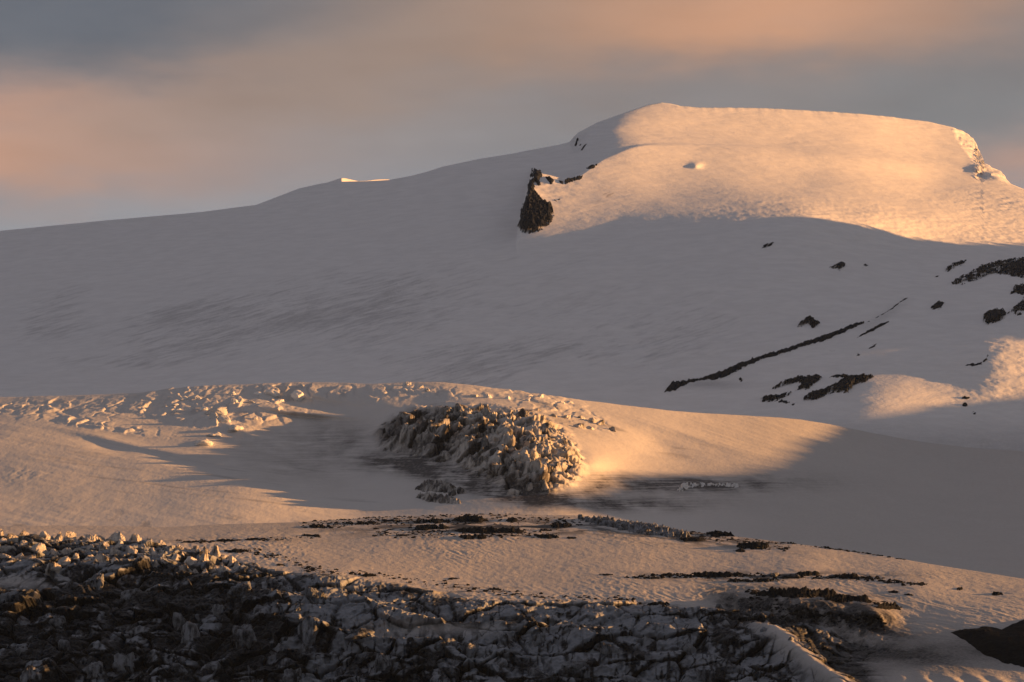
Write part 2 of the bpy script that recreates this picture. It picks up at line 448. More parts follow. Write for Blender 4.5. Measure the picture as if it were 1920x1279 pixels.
# ---- the near tongue: plain, moraine bands and the ice cliff below it
CA = [(-500, 985), (0, 982), (300, 986), (560, 979), (700, 970), (860, 965), (960, 964), (1090, 967), (1180, 980), (1290, 997), (1380, 1007), (1440, 1014), (1520, 1023), (1600, 1034), (1700, 1050), (1780, 1064), (1920, 1086), (2500, 1180)]
ptsA = [(-500, 985, 4150), (0, 982, 4140), (300, 986, 4100), (560, 979, 4100), (700, 970, 4140), (900, 964, 4150), (1090, 967, 4130), (1290, 997, 3950), (1440, 1014, 3830), (1600, 1034, 3700), (1780, 1064, 3520), (1920, 1086, 3400), (2500, 1180, 3000),
        (0, 1008, 3860), (300, 1020, 3760), (300, 1045, 3590), (600, 1030, 3720), (900, 1030, 3720), (900, 1090, 3400), (900, 1122, 3260), (600, 1078, 3380), (1200, 1040, 3650), (1200, 1100, 3340), (1200, 1130, 3220), (1500, 1060, 3500), (1500, 1105, 3300),
        (1720, 1100, 3280), (1920, 1120, 3200), (1920, 1160, 3050),
        (-500, 1010, 3850), (-500, 1100, 3420), (-500, 1279, 3100), (-500, 1400, 2990), (0, 1060, 3560), (0, 1100, 3420), (0, 1200, 3220), (0, 1279, 3100), (300, 1100, 3390), (300, 1200, 3210), (300, 1279, 3090), (480, 1075, 3430),
        (600, 1110, 3250), (600, 1200, 3130), (600, 1279, 3060), (900, 1150, 3160), (900, 1210, 3090), (900, 1279, 3000), (1200, 1160, 3120), (1200, 1279, 2940), (1450, 1145, 3160), (1500, 1190, 3040), (1500, 1279, 2850),
        (1700, 1165, 3090), (1700, 1210, 2930), (1700, 1279, 2760), (1920, 1200, 2920), (1920, 1279, 2740), (0, 1400, 2990), (900, 1400, 2900), (1700, 1400, 2520), (2500, 1250, 2760), (2500, 1400, 2450)]
rbfA = RBF(ptsA, 2e-4)
EDGE = [(-500, 1004), (0, 1006), (150, 1010), (300, 1022), (420, 1045), (480, 1064), (560, 1076), (640, 1080), (720, 1090), (800, 1108), (880, 1122), (960, 1128), (1200, 1131), (1300, 1140), (1420, 1150), (1480, 1160), (1560, 1180), (1620, 1200), (2500, 1300)]


def depthA(px, py):
    D = rbfA(px, py)
    # spine that drops into the bowl at the right, and the bowl behind it
    sx = interp(py, [(1130, 1400), (1160, 1440), (1200, 1475), (1240, 1512), (1279, 1560), (1400, 1700)])
    D = D - 48 * np.exp(-((px - sx) / 50.0) ** 2) * sstep(1150, 1200, py) - 35 * gauss(px, py, 1790, 1290, 150, 16) + 42 * gauss(px, py, 1610, 1222, 90, 26)
    # dark hummock
    D = D - 85 * gauss(px, py, 1530, 1135, 110, 20, -6) - 60 * gauss(px, py, 1640, 1150, 34, 16, -30)
    # lower flat patches inside the cliffs
    D = D + 22 * gauss(px, py, 40, 1092, 80, 14) + 24 * gauss(px, py, 830, 1178, 110, 14)
    return D


colsA = wide(1.5)
A = Sheet('glacier_tongue', depthA, lambda x: 1400.0 + 0 * x, lambda x: interp(x, CA), colsA, 560, .92)
x, y, z = A.P[..., 0], A.P[..., 1], A.P[..., 2]
px, py = A.PX, A.PY
ed = py - interp(px, EDGE)                       # positive: below the cliff edge
cz = sstep(-6, 10, ed) * sstep(1640, 1480, px - .4 * (py - 1150))
cz = cz * (1 - .75 * gauss(px, py, 40, 1092, 75, 12)) * (1 - .8 * gauss(px, py, 830, 1178, 100, 12))
spx = interp(py, [(1130, 1375), (1160, 1410), (1200, 1455), (1240, 1502), (1279, 1552), (1400, 1690)])
spine = np.exp(-((px - spx) / 34.0) ** 2) * sstep(1160, 1195, py)
cz = cz * (1 - .9 * spine)
nA = fbm(x / 260, y / 420, 0, 4, 201)
nB = fbm(x / 30, y / 55, 0, 4, 202)
dune = fbm((x + .3 * y) / 11, (y - .25 * x) / 30, 0, 3, 203, ridge=True)
# the cliff: terraces of ice wall broken into blocks
wx = x + 26 * fbm(x / 90, z / 60, 0, 3, 210); wz = z + .15 * y + 16 * fbm(x / 70, z / 50, 4, 3, 211)
v1 = voronoi(wx / 62, wz / 34, 31)
v2 = voronoi((wx + .3 * wz) / 24, (wz - .2 * wx) / 20, 32)
v3 = voronoi((wx + .4 * wz) / 9, wz / 11, 33)
crack1 = sstep(.0, .12, v1[1] - v1[0]); crack2 = sstep(.0, .16, v2[1] - v2[0])
chaos = sstep(640, 380, px) + .8 * gauss(px, py, 800, 1255, 190, 45) + .6 * sstep(1270, 1420, px)
chaos = np.clip(chaos + .8 * fbm(x / 110, z / 60, 2, 2, 215), 0, 1)
tilt1 = 62 * (v1[5] * (v1[3] - .45) * .8 + v1[6] * (v1[4] - .6) * .45)
tilt2 = 24 * (v2[5] * (v2[3] - .45) * 1.5 + v2[6] * (v2[4] - .6) * 1.1)
tilt3 = 9 * (v3[5] * (v3[3] - .45) * 1.6 + v3[6] * (v3[4] - .5) * 1.3)
terr = (ed + 30 * fbm(px / 210, py / 90, 0, 3, 218) + 6 * fbm(px / 40, py / 40, 0, 2, 219)) / 50.0
fr = terr - np.floor(terr)
tri = np.minimum(fr / .74, (1 - fr) / .26)
rg1 = fbm((x + .5 * z) / 46, y / 80, (z - .3 * x) / 30, 5, 226, .55, ridge=True)
rg2 = fbm(x / 20, y / 50, z / 26, 4, 227, .55, ridge=True)
cliff = crack1 * (3 + 9 * v1[2]) + tilt1 * (.6 + .5 * chaos) + chaos * (crack2 * (1 + 6 * v2[2]) + tilt2 + .45 * tilt3 + 8 * (rg1 - .4)) + (1 - chaos) * (.3 * tilt2 + .3 * tilt3 + 4 * rg1)
cliff = cliff - 24 * tri * (1 - .7 * chaos)
col = fbm(x / 7, y / 60, z / 45, 3, 212, ridge=True)                              # upright flutes
cliff = cliff + 1.3 * col + 12 * fbm(x / 60, y / 60, z / 34, 5, 213, .55) + 3.5 * fbm(x / 12, y / 20, z / 9, 3, 214, ridge=True)
flow = fbm((x + .5 * y) / 20, (y - .4 * x) / 260, 0, 3, 216)
rib = np.sin((x + 9 * fbm(x / 60, y / 60, 0, 2, 217)) / 3.6) * gauss(px, py, 1790, 1279, 130, 14)
hA = (3.5 * nA + .7 * nB + .55 * dune * (1 - cz) * (.5 + sstep(-.15, .3, nA))) * (.35 + .65 * sstep(0, 25, py - A.crest(px))) + .9 * flow * (1 - cz) * sstep(1080, 1140, py) + 1.4 * rib + 11 * spine
dkr = np.clip(gauss(px, py, 1520, 1148, 125, 24, -8) + gauss(px, py, 1430, 1165, 90, 20, -30) + gauss(px, py, 1600, 1190, 90, 14, -20), 0, 1) * (1 - spine)
hA = hA + dkr * (5 * (rg2 - .4) + 4 * (rg1 - .4)) 
dA = np.stack([hA + cz * .3 * cliff, cz * cliff + dkr * 5 * rg2, cz * 2 * (v2[4] - .5) * chaos], -1)
ash = fbm(x / 45, y / 90, z / 40, 4, 221); ash2 = fbm(x / 14, y / 30, z / 18, 4, 222)
drip = fbm(x / 6, y / 80, z / 60, 3, 223)
wall = (1 - chaos)
seam = sstep(.02, .0, np.abs(fbm(x / 26, y / 90, z / 70, 4, 224)) - .012)                # thin upright dirt seams
big = fbm(x / 120, y / 200, z / 60, 4, 225)
raw = (.42 - .10 * wall + .6 * ash + .4 * ash2 + .85 * big + .3 * sstep(.05, .35, drip) + .4 * seam + .35 * (1 - crack1) + .3 * (1 - crack2) * chaos + .35 * chaos * (v2[4] - .5)  # ash, with the deep shade of the front and its cracks painted in
       + .25 * (v3[4] - .5) + .12 * chaos + .16 * sstep(560, 160, px) * sstep(1085, 1140, py) + .35 * (.45 - rg1) * chaos - .3 * gauss(px, py, 200, 1040, 330, 28))  # last term paints the left rim paler, as if sunlit
dirtShadeA = .16 * (1 - cz) + cz * sstep(.38, .72, raw)
dk = 1.5 * gauss(px, py, 1520, 1148, 125, 28, -8) + 1.1 * gauss(px, py, 1640, 1165, 50, 22, -20) + 1.3 * gauss(px, py, 1440, 1170, 100, 22, -30) + .9 * gauss(px, py, 1560, 1250, 60, 30, -40) + .7 * gauss(px, py, 1600, 1215, 120, 12, -10)
dirtShadeA = dirtShadeA + np.clip(dk, 0, 1.1) * (.75 + .8 * ash2 + .6 * ash) * (1 - spine)
dirtShadeA = dirtShadeA + .6 * gauss(px, py, 1760, 1225, 200, 36) * (1 + .8 * ash) + .6 * gauss(px, py, 1560, 1262, 70, 40, -30) * (1 + ash)  # bowl ash, deepened to paint in the shade of the bowl
band = fbm(px / 70, (py - interp(px, [(300, 1012), (600, 990), (860, 985), (1100, 985), (1300, 1005), (1450, 1022)])) / 6.0, 0, 4, 231)
bm = gauss(px, py, 900, 990, 260, 16) + .8 * gauss(px, py, 1290, 1008, 150, 14, -6) + .5 * gauss(px, py, 430, 1014, 130, 5) + .8 * gauss(px, py, 1430, 1080, 230, 9) + .7 * gauss(px, py, 1540, 1115, 130, 10, -5)
dirtShadeA = dirtShadeA + np.clip(bm, 0, 1) * sstep(.0, .2, band + .12) * 1.0
dirtShadeA = dirtShadeA + .55 * sstep(.1, .3, fbm(px / 90, py / 4.0, 0, 3, 232)) * gauss(px, py, 800, 1098, 380, 16, -6)
dirtShadeA = np.clip(dirtShadeA * (1 - .75 * spine), 0, 1)
# ================================================================== MATERIALS
def new_mat(name):
    m = bpy.data.materials.new(name); m.use_nodes = True
    nt = m.node_tree; nt.nodes.clear()
    out = nt.nodes.new('ShaderNodeOutputMaterial')
    bs = nt.nodes.new('ShaderNodeBsdfPrincipled')
    nt.links.new(bs.outputs[0], out.inputs['Surface'])
    return m, nt, bs


def nd(nt, typ, **kw):
    n = nt.nodes.new(typ)
    for k, v in kw.items():
        if isinstance(k, str) and hasattr(n, k):
            setattr(n, k, v)
    return n


def noise_node(nt, vec, scale, detail=4, rough=.55, stretch=None, rot=None):
    if stretch or rot:
        mp = nd(nt, 'ShaderNodeMapping')
        if stretch: mp.inputs['Scale'].default_value = stretch
        if rot: mp.inputs['Rotation'].default_value = rot
        nt.links.new(vec, mp.inputs['Vector']); vec = mp.outputs[0]
    n = nd(nt, 'ShaderNodeTexNoise')
    n.inputs['Scale'].default_value = scale; n.inputs['Detail'].default_value = detail; n.inputs['Roughness'].default_value = rough
    nt.links.new(vec, n.inputs['Vector'])
    return n.outputs['Fac']


def math_n(nt, op, a, b=None, clamp=False):
    n = nd(nt, 'ShaderNodeMath', operation=op); n.use_clamp = clamp
    for i, v in enumerate((a, b)):
        if v is None: continue
        if isinstance(v, (int, float)): n.inputs[i].default_value = v
        else: nt.links.new(v, n.inputs[i])
    return n.outputs[0]


def ramp_n(nt, fac, a, b):
    n = nd(nt, 'ShaderNodeMapRange'); n.interpolation_type = 'SMOOTHSTEP'
    nt.links.new(fac, n.inputs['Value']); n.inputs['From Min'].default_value = a; n.inputs['From Max'].default_value = b
    return n.outputs['Result']


def mix_n(nt, fac, c1, c2):
    n = nd(nt, 'ShaderNodeMix', data_type='RGBA')
    if isinstance(fac, (int, float)): n.inputs[0].default_value = fac
    else: nt.links.new(fac, n.inputs[0])
    for i, c in ((6, c1), (7, c2)):
        if isinstance(c, tuple): n.inputs[i].default_value = (*c, 1)
        else: nt.links.new(c, n.inputs[i])
    return n.outputs[2]


def bump_n(nt, bs, parts):
    """parts: list of (height socket, distance)"""
    prev = None
    for h, d in parts:
        b = nd(nt, 'ShaderNodeBump'); b.inputs['Strength'].default_value = 1.0; b.inputs['Distance'].default_value = d
        nt.links.new(h, b.inputs['Height'])
        if prev: nt.links.new(prev, b.inputs['Normal'])
        prev = b.outputs[0]
    nt.links.new(prev, bs.inputs['Normal'])


def snow_material(name, white, ash, bumps, mott=.04, breakup=(.18, 4), ice=None, streak=None):
    m, nt, bs = new_mat(name)
    tc = nd(nt, 'ShaderNodeTexCoord').outputs['Object']
    at_ = nd(nt, 'ShaderNodeAttribute', attribute_name='dirt_shade').outputs['Fac']  # carries real ash and painted shade together
    fine = noise_node(nt, tc, breakup[0], breakup[1], .65)
    d = math_n(nt, 'ADD', at_, math_n(nt, 'MULTIPLY', math_n(nt, 'SUBTRACT', fine, .5), math_n(nt, 'MULTIPLY', at_, 1.1)), True)
    big = noise_node(nt, tc, .012, 4, .6)
    var = mix_n(nt, big, tuple(max(0, c - mott) for c in white), tuple(min(1, c + mott) for c in white))
    if streak:
        sn = noise_node(nt, tc, .02, 6, .68, (1, .4, 5.0), (0, .33, 0))
        var = mix_n(nt, ramp_n(nt, sn, .3, .72), tuple(c * (1 - streak) for c in white), var)
    if ice:
        bare = nd(nt, 'ShaderNodeAttribute', attribute_name='bare').outputs['Fac']
        icev = mix_n(nt, noise_node(nt, tc, .06, 5, .65, (1, 1, .35)), tuple(c * .72 for c in ice), tuple(c * 1.28 for c in ice))
        var = mix_n(nt, bare, var, icev)
    col = mix_n(nt, d, var, ash)
    nt.links.new(col, bs.inputs['Base Color'])
    bs.inputs['Roughness'].default_value = .62
    bs.inputs['Specular IOR Level'].default_value = .25
    bump_n(nt, bs, [(noise_node(nt, tc, s, dt, .6, st, ro), ds) for s, dt, st, ro, ds in bumps])
    return m


M_SNOW = snow_material('mountain_snow', (.83, .82, .82), (.10, .10, .115),
                       [(.035, 5, (1, .5, 3.0), (0, .32, 0), 1.3), (.16, 4, (1, .6, 2.4), (0, .3, 0), .35)], .02, streak=.10)
M_GLAC = snow_material('glacier_snow', (.67, .645, .62), (.055, .05, .05),
                       [(.05, 5, (1, .45, 1), None, .8), (.22, 4, (1, .5, 1), None, .4)], .04, ice=(.53, .505, .475))
M_TONG = snow_material('tongue_snow', (.54, .515, .495), (.009, .0105, .014),
                       [(.10, 5, (1, .5, 1), (0, 0, .5), 1.0), (.5, 3, (1, .55, 1), (0, 0, .4), .4)], .05, (.3, 5), ice=(.22, .238, .27))


def rock_material(name, dark, light, scale):
    m, nt, bs = new_mat(name)
    tc = nd(nt, 'ShaderNodeTexCoord').outputs['Object']
    n1 = noise_node(nt, tc, scale, 6, .7)
    n2 = noise_node(nt, tc, scale * 5, 4, .6)
    c = mix_n(nt, ramp_n(nt, n1, .35, .72), dark, light)
    nt.links.new(c, bs.inputs['Base Color'])
    bs.inputs['Roughness'].default_value = .85; bs.inputs['Specular IOR Level'].default_value = .04
    bump_n(nt, bs, [(n1, 5.0), (n2, 1.2)])
    return m


M_ROCK = rock_material('basalt_rock', (.011, .014, .021), (.030, .035, .047), .09)
M_ASH = rock_material('moraine_ash', (.008, .009, .011), (.026, .027, .030), .16)
M_HILL = rock_material('hill_rock', (.0035, .004, .005), (.008, .009, .011), .03)


def ice_material(name, ice, ash, amount, scale):
    m, nt, bs = new_mat(name)
    tc = nd(nt, 'ShaderNodeTexCoord').outputs['Object']
    geo = nd(nt, 'ShaderNodeNewGeometry').outputs['Position']
    st = noise_node(nt, geo, scale, 5, .65, (1, 1, .22))
    bl = noise_node(nt, geo, scale * .35, 5, .6)
    s = math_n(nt, 'ADD', math_n(nt, 'MULTIPLY', st, .6), math_n(nt, 'MULTIPLY', bl, .5))
    d = ramp_n(nt, s, amount, amount + .2)
    oi = nd(nt, 'ShaderNodeObjectInfo').outputs['Random']
    c0 = mix_n(nt, oi, tuple(c * .75 for c in ice), tuple(min(1, c * 1.15) for c in ice))
    nt.links.new(mix_n(nt, d, c0, ash), bs.inputs['Base Color'])
    bs.inputs['Roughness'].default_value = .5; bs.inputs['Specular IOR Level'].default_value = .3
    bump_n(nt, bs, [(noise_node(nt, geo, scale, 5, .65, (1, 1, .4)), 3.0), (noise_node(nt, geo, scale * 5, 3, .6), .6)])
    return m


M_ICE_K = ice_material('knob_ice', (.52, .495, .465), (.035, .032, .031), .44, .10)
M_ICE_SHADE = ice_material('shade_toned_ice', (.23, .246, .275), (.009, .0105, .014), .46, .16)  # shaded copy of the icefall ice: deep shade put into the colour
M_ICE_SUN = ice_material('sun_toned_ice', (.60, .56, .52), (.035, .032, .031), .50, .16)  # sunlit copy of the icefall ice: sunlight put into a paler colour
M_ICE_W = ice_material('clean_ice', (.72, .71, .69), (.25, .24, .23), .66, .10)

mtn = C.finish(dC, {'dirt_shade': dirtC}, M_SNOW, (8, 160.0, 60.0))
gla = B.finish(dB, {'dirt_shade': dirtShadeB, 'bare': kin}, M_GLAC, (6, 40.0, 22.0))
ton = A.finish(dA, {'dirt_shade': dirtShadeA, 'bare': cz}, M_TONG, (6, 22.0, 14.0))

# a small far top that shows over the left shoulder and still catches the sun
hp = np.arange(560, 800, 2.0)
hcr = sinterp(hp, [(560, 365), (600, 347), (625, 338.5), (640, 333.5), (646, 333.8), (660, 337), (672, 339.5), (690, 338.6), (705, 336.6), (728, 336), (738, 339), (800, 352)], 3)
hu = np.linspace(0, 1, 40)
HX = np.repeat(hp[None], 40, 0); HY = 375 + (hcr - 375) * hu[:, None]
HD = 10300 + (375 - HY) * 7 + 5.0 * (HX - 640) * (HX > 640) - 3.0 * (HX - 640) * (HX < 640)
HP = at(HX, HY, HD); HP[..., 2] += 3 * fbm(HP[..., 0] / 40, HP[..., 2] / 20, 0, 3, 350) * (1 - hu[:, None])
HB = [HP] + [(HP[-1] + np.array([0, 60.0 * k, -14.0 * k * k]))[None] for k in range(1, 7)]
HV = np.concatenate(HB, 0)
tag(mesh_from('hill', HV.reshape(-1, 3), grid_faces(*HV.shape[:2]), M_SNOW, {'dirt_shade': np.zeros(HV.shape[:2])}), kind='structure')
SUN_E = 5.0
SUN_COL = (1.0, .465, .145)
HAZE = 4.0e-6
BLOBS = [(180, 30, 100, 15, .04, (92, 96, 106), .97), (480, 40, 40, 10, .1, (96, 99, 107), .7), (60, 255, 80, 15, .02, (218, 158, 124), 1.0), (330, 215, 75, 14, .1, (168, 139, 124), .7), (620, 150, 90, 15, .25, (150, 127, 114), .85), (900, 60, 70, 22, .1, (150, 128, 114), .7), (1120, 20, 70, 20, 0, (154, 129, 113), .8),
         (1500, 12, 85, 19, .05, (204, 150, 114), 1.0), (1720, 50, 50, 15, .35, (168, 132, 110), .6), (1910, 285, 24, 9, 0, (196, 150, 128), .95), (1500, 175, 90, 12, 0, (126, 120, 119), .75), (1790, 225, 50, 16, 0, (122, 121, 123), .8), (1850, 130, 30, 18, .4, (120, 117, 118), .6), (700, 260, 80, 12, .1, (146, 139, 138), .6)]
# ================================================================== THINGS LYING ON THE ICE AND SNOW
import bmesh


def ico(n):
    bm = bmesh.new(); bmesh.ops.create_icosphere(bm, subdivisions=n, radius=1.0)
    V = np.array([v.co[:] for v in bm.verts]); Ft = np.array([[v.index for v in f.verts] for f in bm.faces])
    bm.free()
    return V / np.linalg.norm(V, axis=1)[:, None], Ft


ICO4 = ico(5); ICO3 = ico(4)


def block_shape(seed, pointy=.5, planes=16, flute=.05, basis=ICO4):
    """an irregular chopped block: nearest of many random planes along every direction, roughened"""
    rs = np.random.RandomState(seed)
    d, Ft = basis
    n = rs.normal(size=(planes, 3)); n[:, 2] *= (.55 if pointy < .7 else .35)
    n /= np.linalg.norm(n, axis=1)[:, None]
    off = rs.uniform(.55, 1.0, planes)
    n = np.concatenate([n, [[0, 0, 1], [0, 0, -1]]]); off = np.concatenate([off, [1.15 + .5 * pointy, .9]])
    dots = d @ n.T
    r = np.where(dots > .05, off / np.maximum(dots, .05), 9)
    k = 13.0
    r = -np.log(np.exp(-k * np.minimum(r, 3)).sum(1)) / k
    r = np.minimum(r, 1.7)
    q = d * r[:, None] * 2.2 + seed * 3.1
    r = r * (1 + .34 * fbm(q[:, 0] * .9, q[:, 1] * .9, q[:, 2] * .7, 4, seed) + flute * (fbm(q[:, 0] * 3, q[:, 1] * 3, q[:, 2] * .7, 3, seed + 5, ridge=True) - .4) + .08 * fbm(q[:, 0] * 4, q[:, 1] * 4, q[:, 2] * 4, 3, seed + 9))
    V = d * r[:, None]
    t = np.clip(V[:, 2], 0, 2)
    V[:, 0] *= 1 - .35 * pointy * t; V[:, 1] *= 1 - .35 * pointy * t
    return V, Ft


_meshes = {}


def block_mesh(kind, i, mat):
    key = (kind, i, mat.name)
    if key not in _meshes:
        V, Ft = block_shape(100 * (1 + 'abcd'.index(kind)) + i, {'a': .35, 'b': .8, 'c': .15, 'd': .3}[kind], 14 if kind != 'd' else 20, .14 if kind != 'd' else .07, ICO4 if kind in 'ab' else ICO3)
        o = mesh_from('serac', V, Ft, mat)
        me = o.data; bpy.data.objects.remove(o)
        _meshes[key] = me
    return _meshes[key]


def put_block(name, sheet, px, py, w, h, mat, label, cat, group, rs, kind='a', sink=.3, depth=.8):
    """w, h: size in the 1920 px view; stands on the terrain there"""
    P = sheet.at(px, py)[0]
    mpp = P[1] / F
    me = block_mesh(kind, rs.randint(0, 8), mat)
    o = bpy.data.objects.new(name, me); COL.objects.link(o)
    sx = w * mpp / 2; sz = h * mpp / 1.9
    o.scale = (sx, sx * depth * rs.uniform(.8, 1.2), sz)
    o.rotation_euler = (rs.uniform(-.15, .15), rs.uniform(-.18, .18), rs.uniform(0, 6.28))
    o.location = (P[0], P[1] + .1 * sx, P[2] + sz * (.9 - 1.9 * sink))
    tag(o, label, cat, group)
    return o


def scatter(poly, n, wr, seed, gap=.5, bias=None, tries=6000, taken=None):
    rs = np.random.RandomState(seed)
    P = np.array(poly, float); lo = P.min(0); hi = P.max(0)
    q = rs.uniform(lo, hi, (tries, 2)); ok = polydist(q[:, 0], q[:, 1], poly) > 0
    q = q[ok]; out = [] if taken is None else taken
    n0 = len(out)
    sizes = np.sort(wr[0] * (wr[1] / wr[0]) ** (rs.uniform(0, 1, len(q)) ** 1.7))[::-1]
    for (a, b), w in zip(q, sizes):
        if len(out) - n0 >= n: break
        if all(abs(a - c[0]) > gap * (w + c[2]) * .5 or abs(b - c[1]) > gap * .75 * (w + c[2]) * .5 for c in out):
            out.append((a, b, w))
    return out[n0:]


def outcrop(name, sheet, poly, height, mat, label=None, cat=None, group=None, soft=4.0, rag=2.5, lift=0.0, step=1.2, line=None, seed=0, parent=None, stretch=(9, 4), rot=0.0, bumpy=.7, gap=None):
    """rock showing through: a patch of the slope raised over an outline, ragged and bumpy"""
    P0 = np.array(poly, float)
    pad = (max(line) if line is not None else 0) + 5
    lo = P0.min(0) - pad; hi = P0.max(0) + pad
    gx = np.arange(lo[0], hi[0] + step, step); gy = np.arange(hi[1], lo[1] - step, -step)
    PX, PY = np.meshgrid(gx, gy)
    if line is None:
        sd = polydist(PX, PY, poly)
    else:
        sd = np.full(PX.shape, -1e9)
        for i in range(len(P0) - 1):
            a, b = P0[i], P0[i + 1]; e = b - a
            t = np.clip(((PX - a[0]) * e[0] + (PY - a[1]) * e[1]) / (e @ e), 0, 1)
            wd_ = line[i] + (line[i + 1] - line[i]) * t
            sd = np.maximum(sd, wd_ - np.hypot(PX - a[0] - t * e[0], PY - a[1] - t * e[1]))
    c, s = math.cos(rot), math.sin(rot)
    u = PX * c - PY * s; v = PX * s + PY * c
    n = fbm(u / stretch[0], v / stretch[1], 0, 4, seed + 400, .6)
    sd = sd + rag * 2.2 * n
    if gap:
        sd = sd - gap[0] * sstep(.0, .3, fbm(u / gap[1], v / gap[2], 0, 3, seed + 460))
    P = sheet.at(PX.ravel(), PY.ravel()).reshape(PX.shape + (3,))
    h = height * np.tanh(sd / soft)
    h = h * (1 + bumpy * 1.6 * fbm(PX / 6, PY / 5, 0, 4, seed + 430, .6)) + np.where(sd > 0, lift, 0)
    V = P.copy(); V[..., 2] += h * .85; V[..., 1] -= h * .5
    keep = h > -.45 * height
    cell = keep[:-1, :-1] & keep[1:, :-1] & keep[:-1, 1:] & keep[1:, 1:]
    Fq = grid_faces(*PX.shape)[cell.ravel()]
    if len(Fq) == 0:
        return None
    used = np.unique(Fq); mp = np.zeros(PX.size, int); mp[used] = np.arange(len(used))
    o = mesh_from(name, V.reshape(-1, 3)[used], mp[Fq], mat, parent=parent)
    if label: tag(o, label, cat, group)
    return o


# ---- rocks on the mountain
GR = 'dark rock outcrops on the snow slope'
OUT = [
    ([(1428, 464), (1436, 459), (1449, 455), (1448, 459), (1436, 464)], 4, 'tiny pair of dark rock slivers alone below the lit dome'),
    ([(1556, 500), (1565, 494), (1580, 488), (1587, 491), (1583, 498), (1574, 505), (1568, 501), (1560, 502)], 6, 'small ragged dark rock patch high on shaded slope, left of a tiny curved one'),
    ([(1617, 498), (1620, 494), (1627, 494), (1629, 497), (1623, 496)], 4, 'tiny curved rock patch just right of the small ragged patch'),
    ([(1770, 505), (1777, 498), (1792, 490), (1814, 487), (1808, 494), (1790, 500), (1778, 507)], 6, 'slim tilted dark rock patch above the long streaked band'),
    ([(1752, 519), (1757, 515), (1762, 514), (1757, 519)], 3, 'speck of dark rock left of the long streaked rock band'),
    ([(1843, 598), (1846, 586), (1858, 581), (1880, 580), (1888, 586), (1882, 596), (1868, 603), (1850, 606)], 9, 'dark rounded rock patch by the sunlit right edge of slope'),
    ([(1745, 578), (1750, 571), (1760, 566), (1772, 567), (1764, 575), (1752, 578)], 6, 'small dark rock patch between the dome-shaped rock and the right edge'),
    ([(1496, 613), (1502, 602), (1510, 596), (1522, 594), (1528, 600), (1537, 604), (1530, 612), (1522, 614), (1518, 606), (1505, 611)], 9, 'dark dome-shaped rock alone above the long diagonal rib'),
    ([(1448, 729), (1460, 720), (1475, 712), (1500, 705), (1530, 704), (1541, 707), (1534, 716), (1512, 731), (1492, 731), (1502, 720), (1496, 715), (1474, 723)], 7, 'hooked dark rock patch below the diagonal rib'),
    ([(1425, 748), (1432, 742), (1455, 740), (1482, 736), (1480, 742), (1462, 749), (1445, 754), (1428, 753)], 6, 'low dark rock patch at the foot of the hooked patch'),
    ([(1458, 753), (1466, 750), (1480, 755), (1474, 757)], 4, 'small rock chip under the low dark patch'),
    ([(1505, 749), (1516, 739), (1545, 731), (1572, 718), (1585, 708), (1602, 706), (1640, 706), (1625, 715), (1602, 722), (1590, 737), (1562, 736), (1536, 748), (1518, 753)], 9, 'largest dark rock patch near the lit snow band, with ragged right tip'),
    ([(1553, 708), (1565, 703), (1592, 702), (1588, 708), (1570, 707)], 4, 'thin dark rock strip above the largest lower patch'),
    ([(1481, 760), (1484, 757), (1489, 758), (1488, 761)], 3, 'lone rock dot right of the small rock chip'),
    ([(1554, 662), (1558, 659), (1564, 659), (1560, 662)], 3, 'tiny rock dash under the diagonal rib'),
    ([(1606, 669), (1609, 666), (1613, 667), (1611, 670)], 3, 'tiny rock dot on open slope right of the rib'),
    ([(1630, 655), (1636, 649), (1643, 646), (1640, 651), (1634, 655)], 3, 'tiny tilted rock sliver below the short rib'),
    ([(1387, 711), (1389, 708), (1393, 711), (1390, 713)], 3, 'rock dot just under the middle of the diagonal rib'),
    ([(1804, 745), (1810, 742), (1818, 743), (1813, 747)], 4, 'thin rock fleck above the round boulder in the lit band'),
    ([(1824, 774), (1827, 772), (1831, 774), (1828, 776)], 3, 'dark rock dot in shade below the lit band'),
    ([(1812, 685), (1826, 682), (1842, 679), (1846, 674), (1852, 667), (1848, 677), (1836, 684), (1822, 686)], 3, 'thin line of small rocks at the edge of right sunlit snow'),
]
for k, (pl, h, lb) in enumerate(OUT):
    outcrop('rock_outcrop', C, pl, h, M_ROCK, lb, 'rock', GR, seed=k * 7, step=.8, soft=3.0, rag=3.6, stretch=(11, 2.2), rot=.45, bumpy=.4, gap=(5, 11, 1.8) if len(pl) > 6 and k != 20 else None)
outcrop('rock_outcrop', C, [(1777, 533), (1790, 526), (1812, 514), (1838, 500), (1870, 491), (1925, 485), (1990, 470), (2000, 520), (1960, 540), (1915, 525), (1893, 516), (1870, 514), (1850, 518), (1822, 530), (1795, 535)], 8, M_ROCK,
        'long streaked band of dark rock reaching in from the right edge', 'rock', GR, seed=301, step=1.0, soft=3.5, rag=5.0, stretch=(20, 3), rot=.32, gap=(14, 22, 2.4))
outcrop('rock_outcrop', C, [(1893, 552), (1905, 540), (1930, 530), (1960, 540), (1960, 590), (1930, 585), (1905, 590), (1890, 588), (1905, 572), (1925, 556), (1905, 552)], 9, M_ROCK,
        'dark rock patch cut by the right edge, below the streaked band', 'rock', GR, seed=311, step=1.0, soft=4, rag=5.0, stretch=(12, 4), rot=.4, gap=(12, 14, 3))
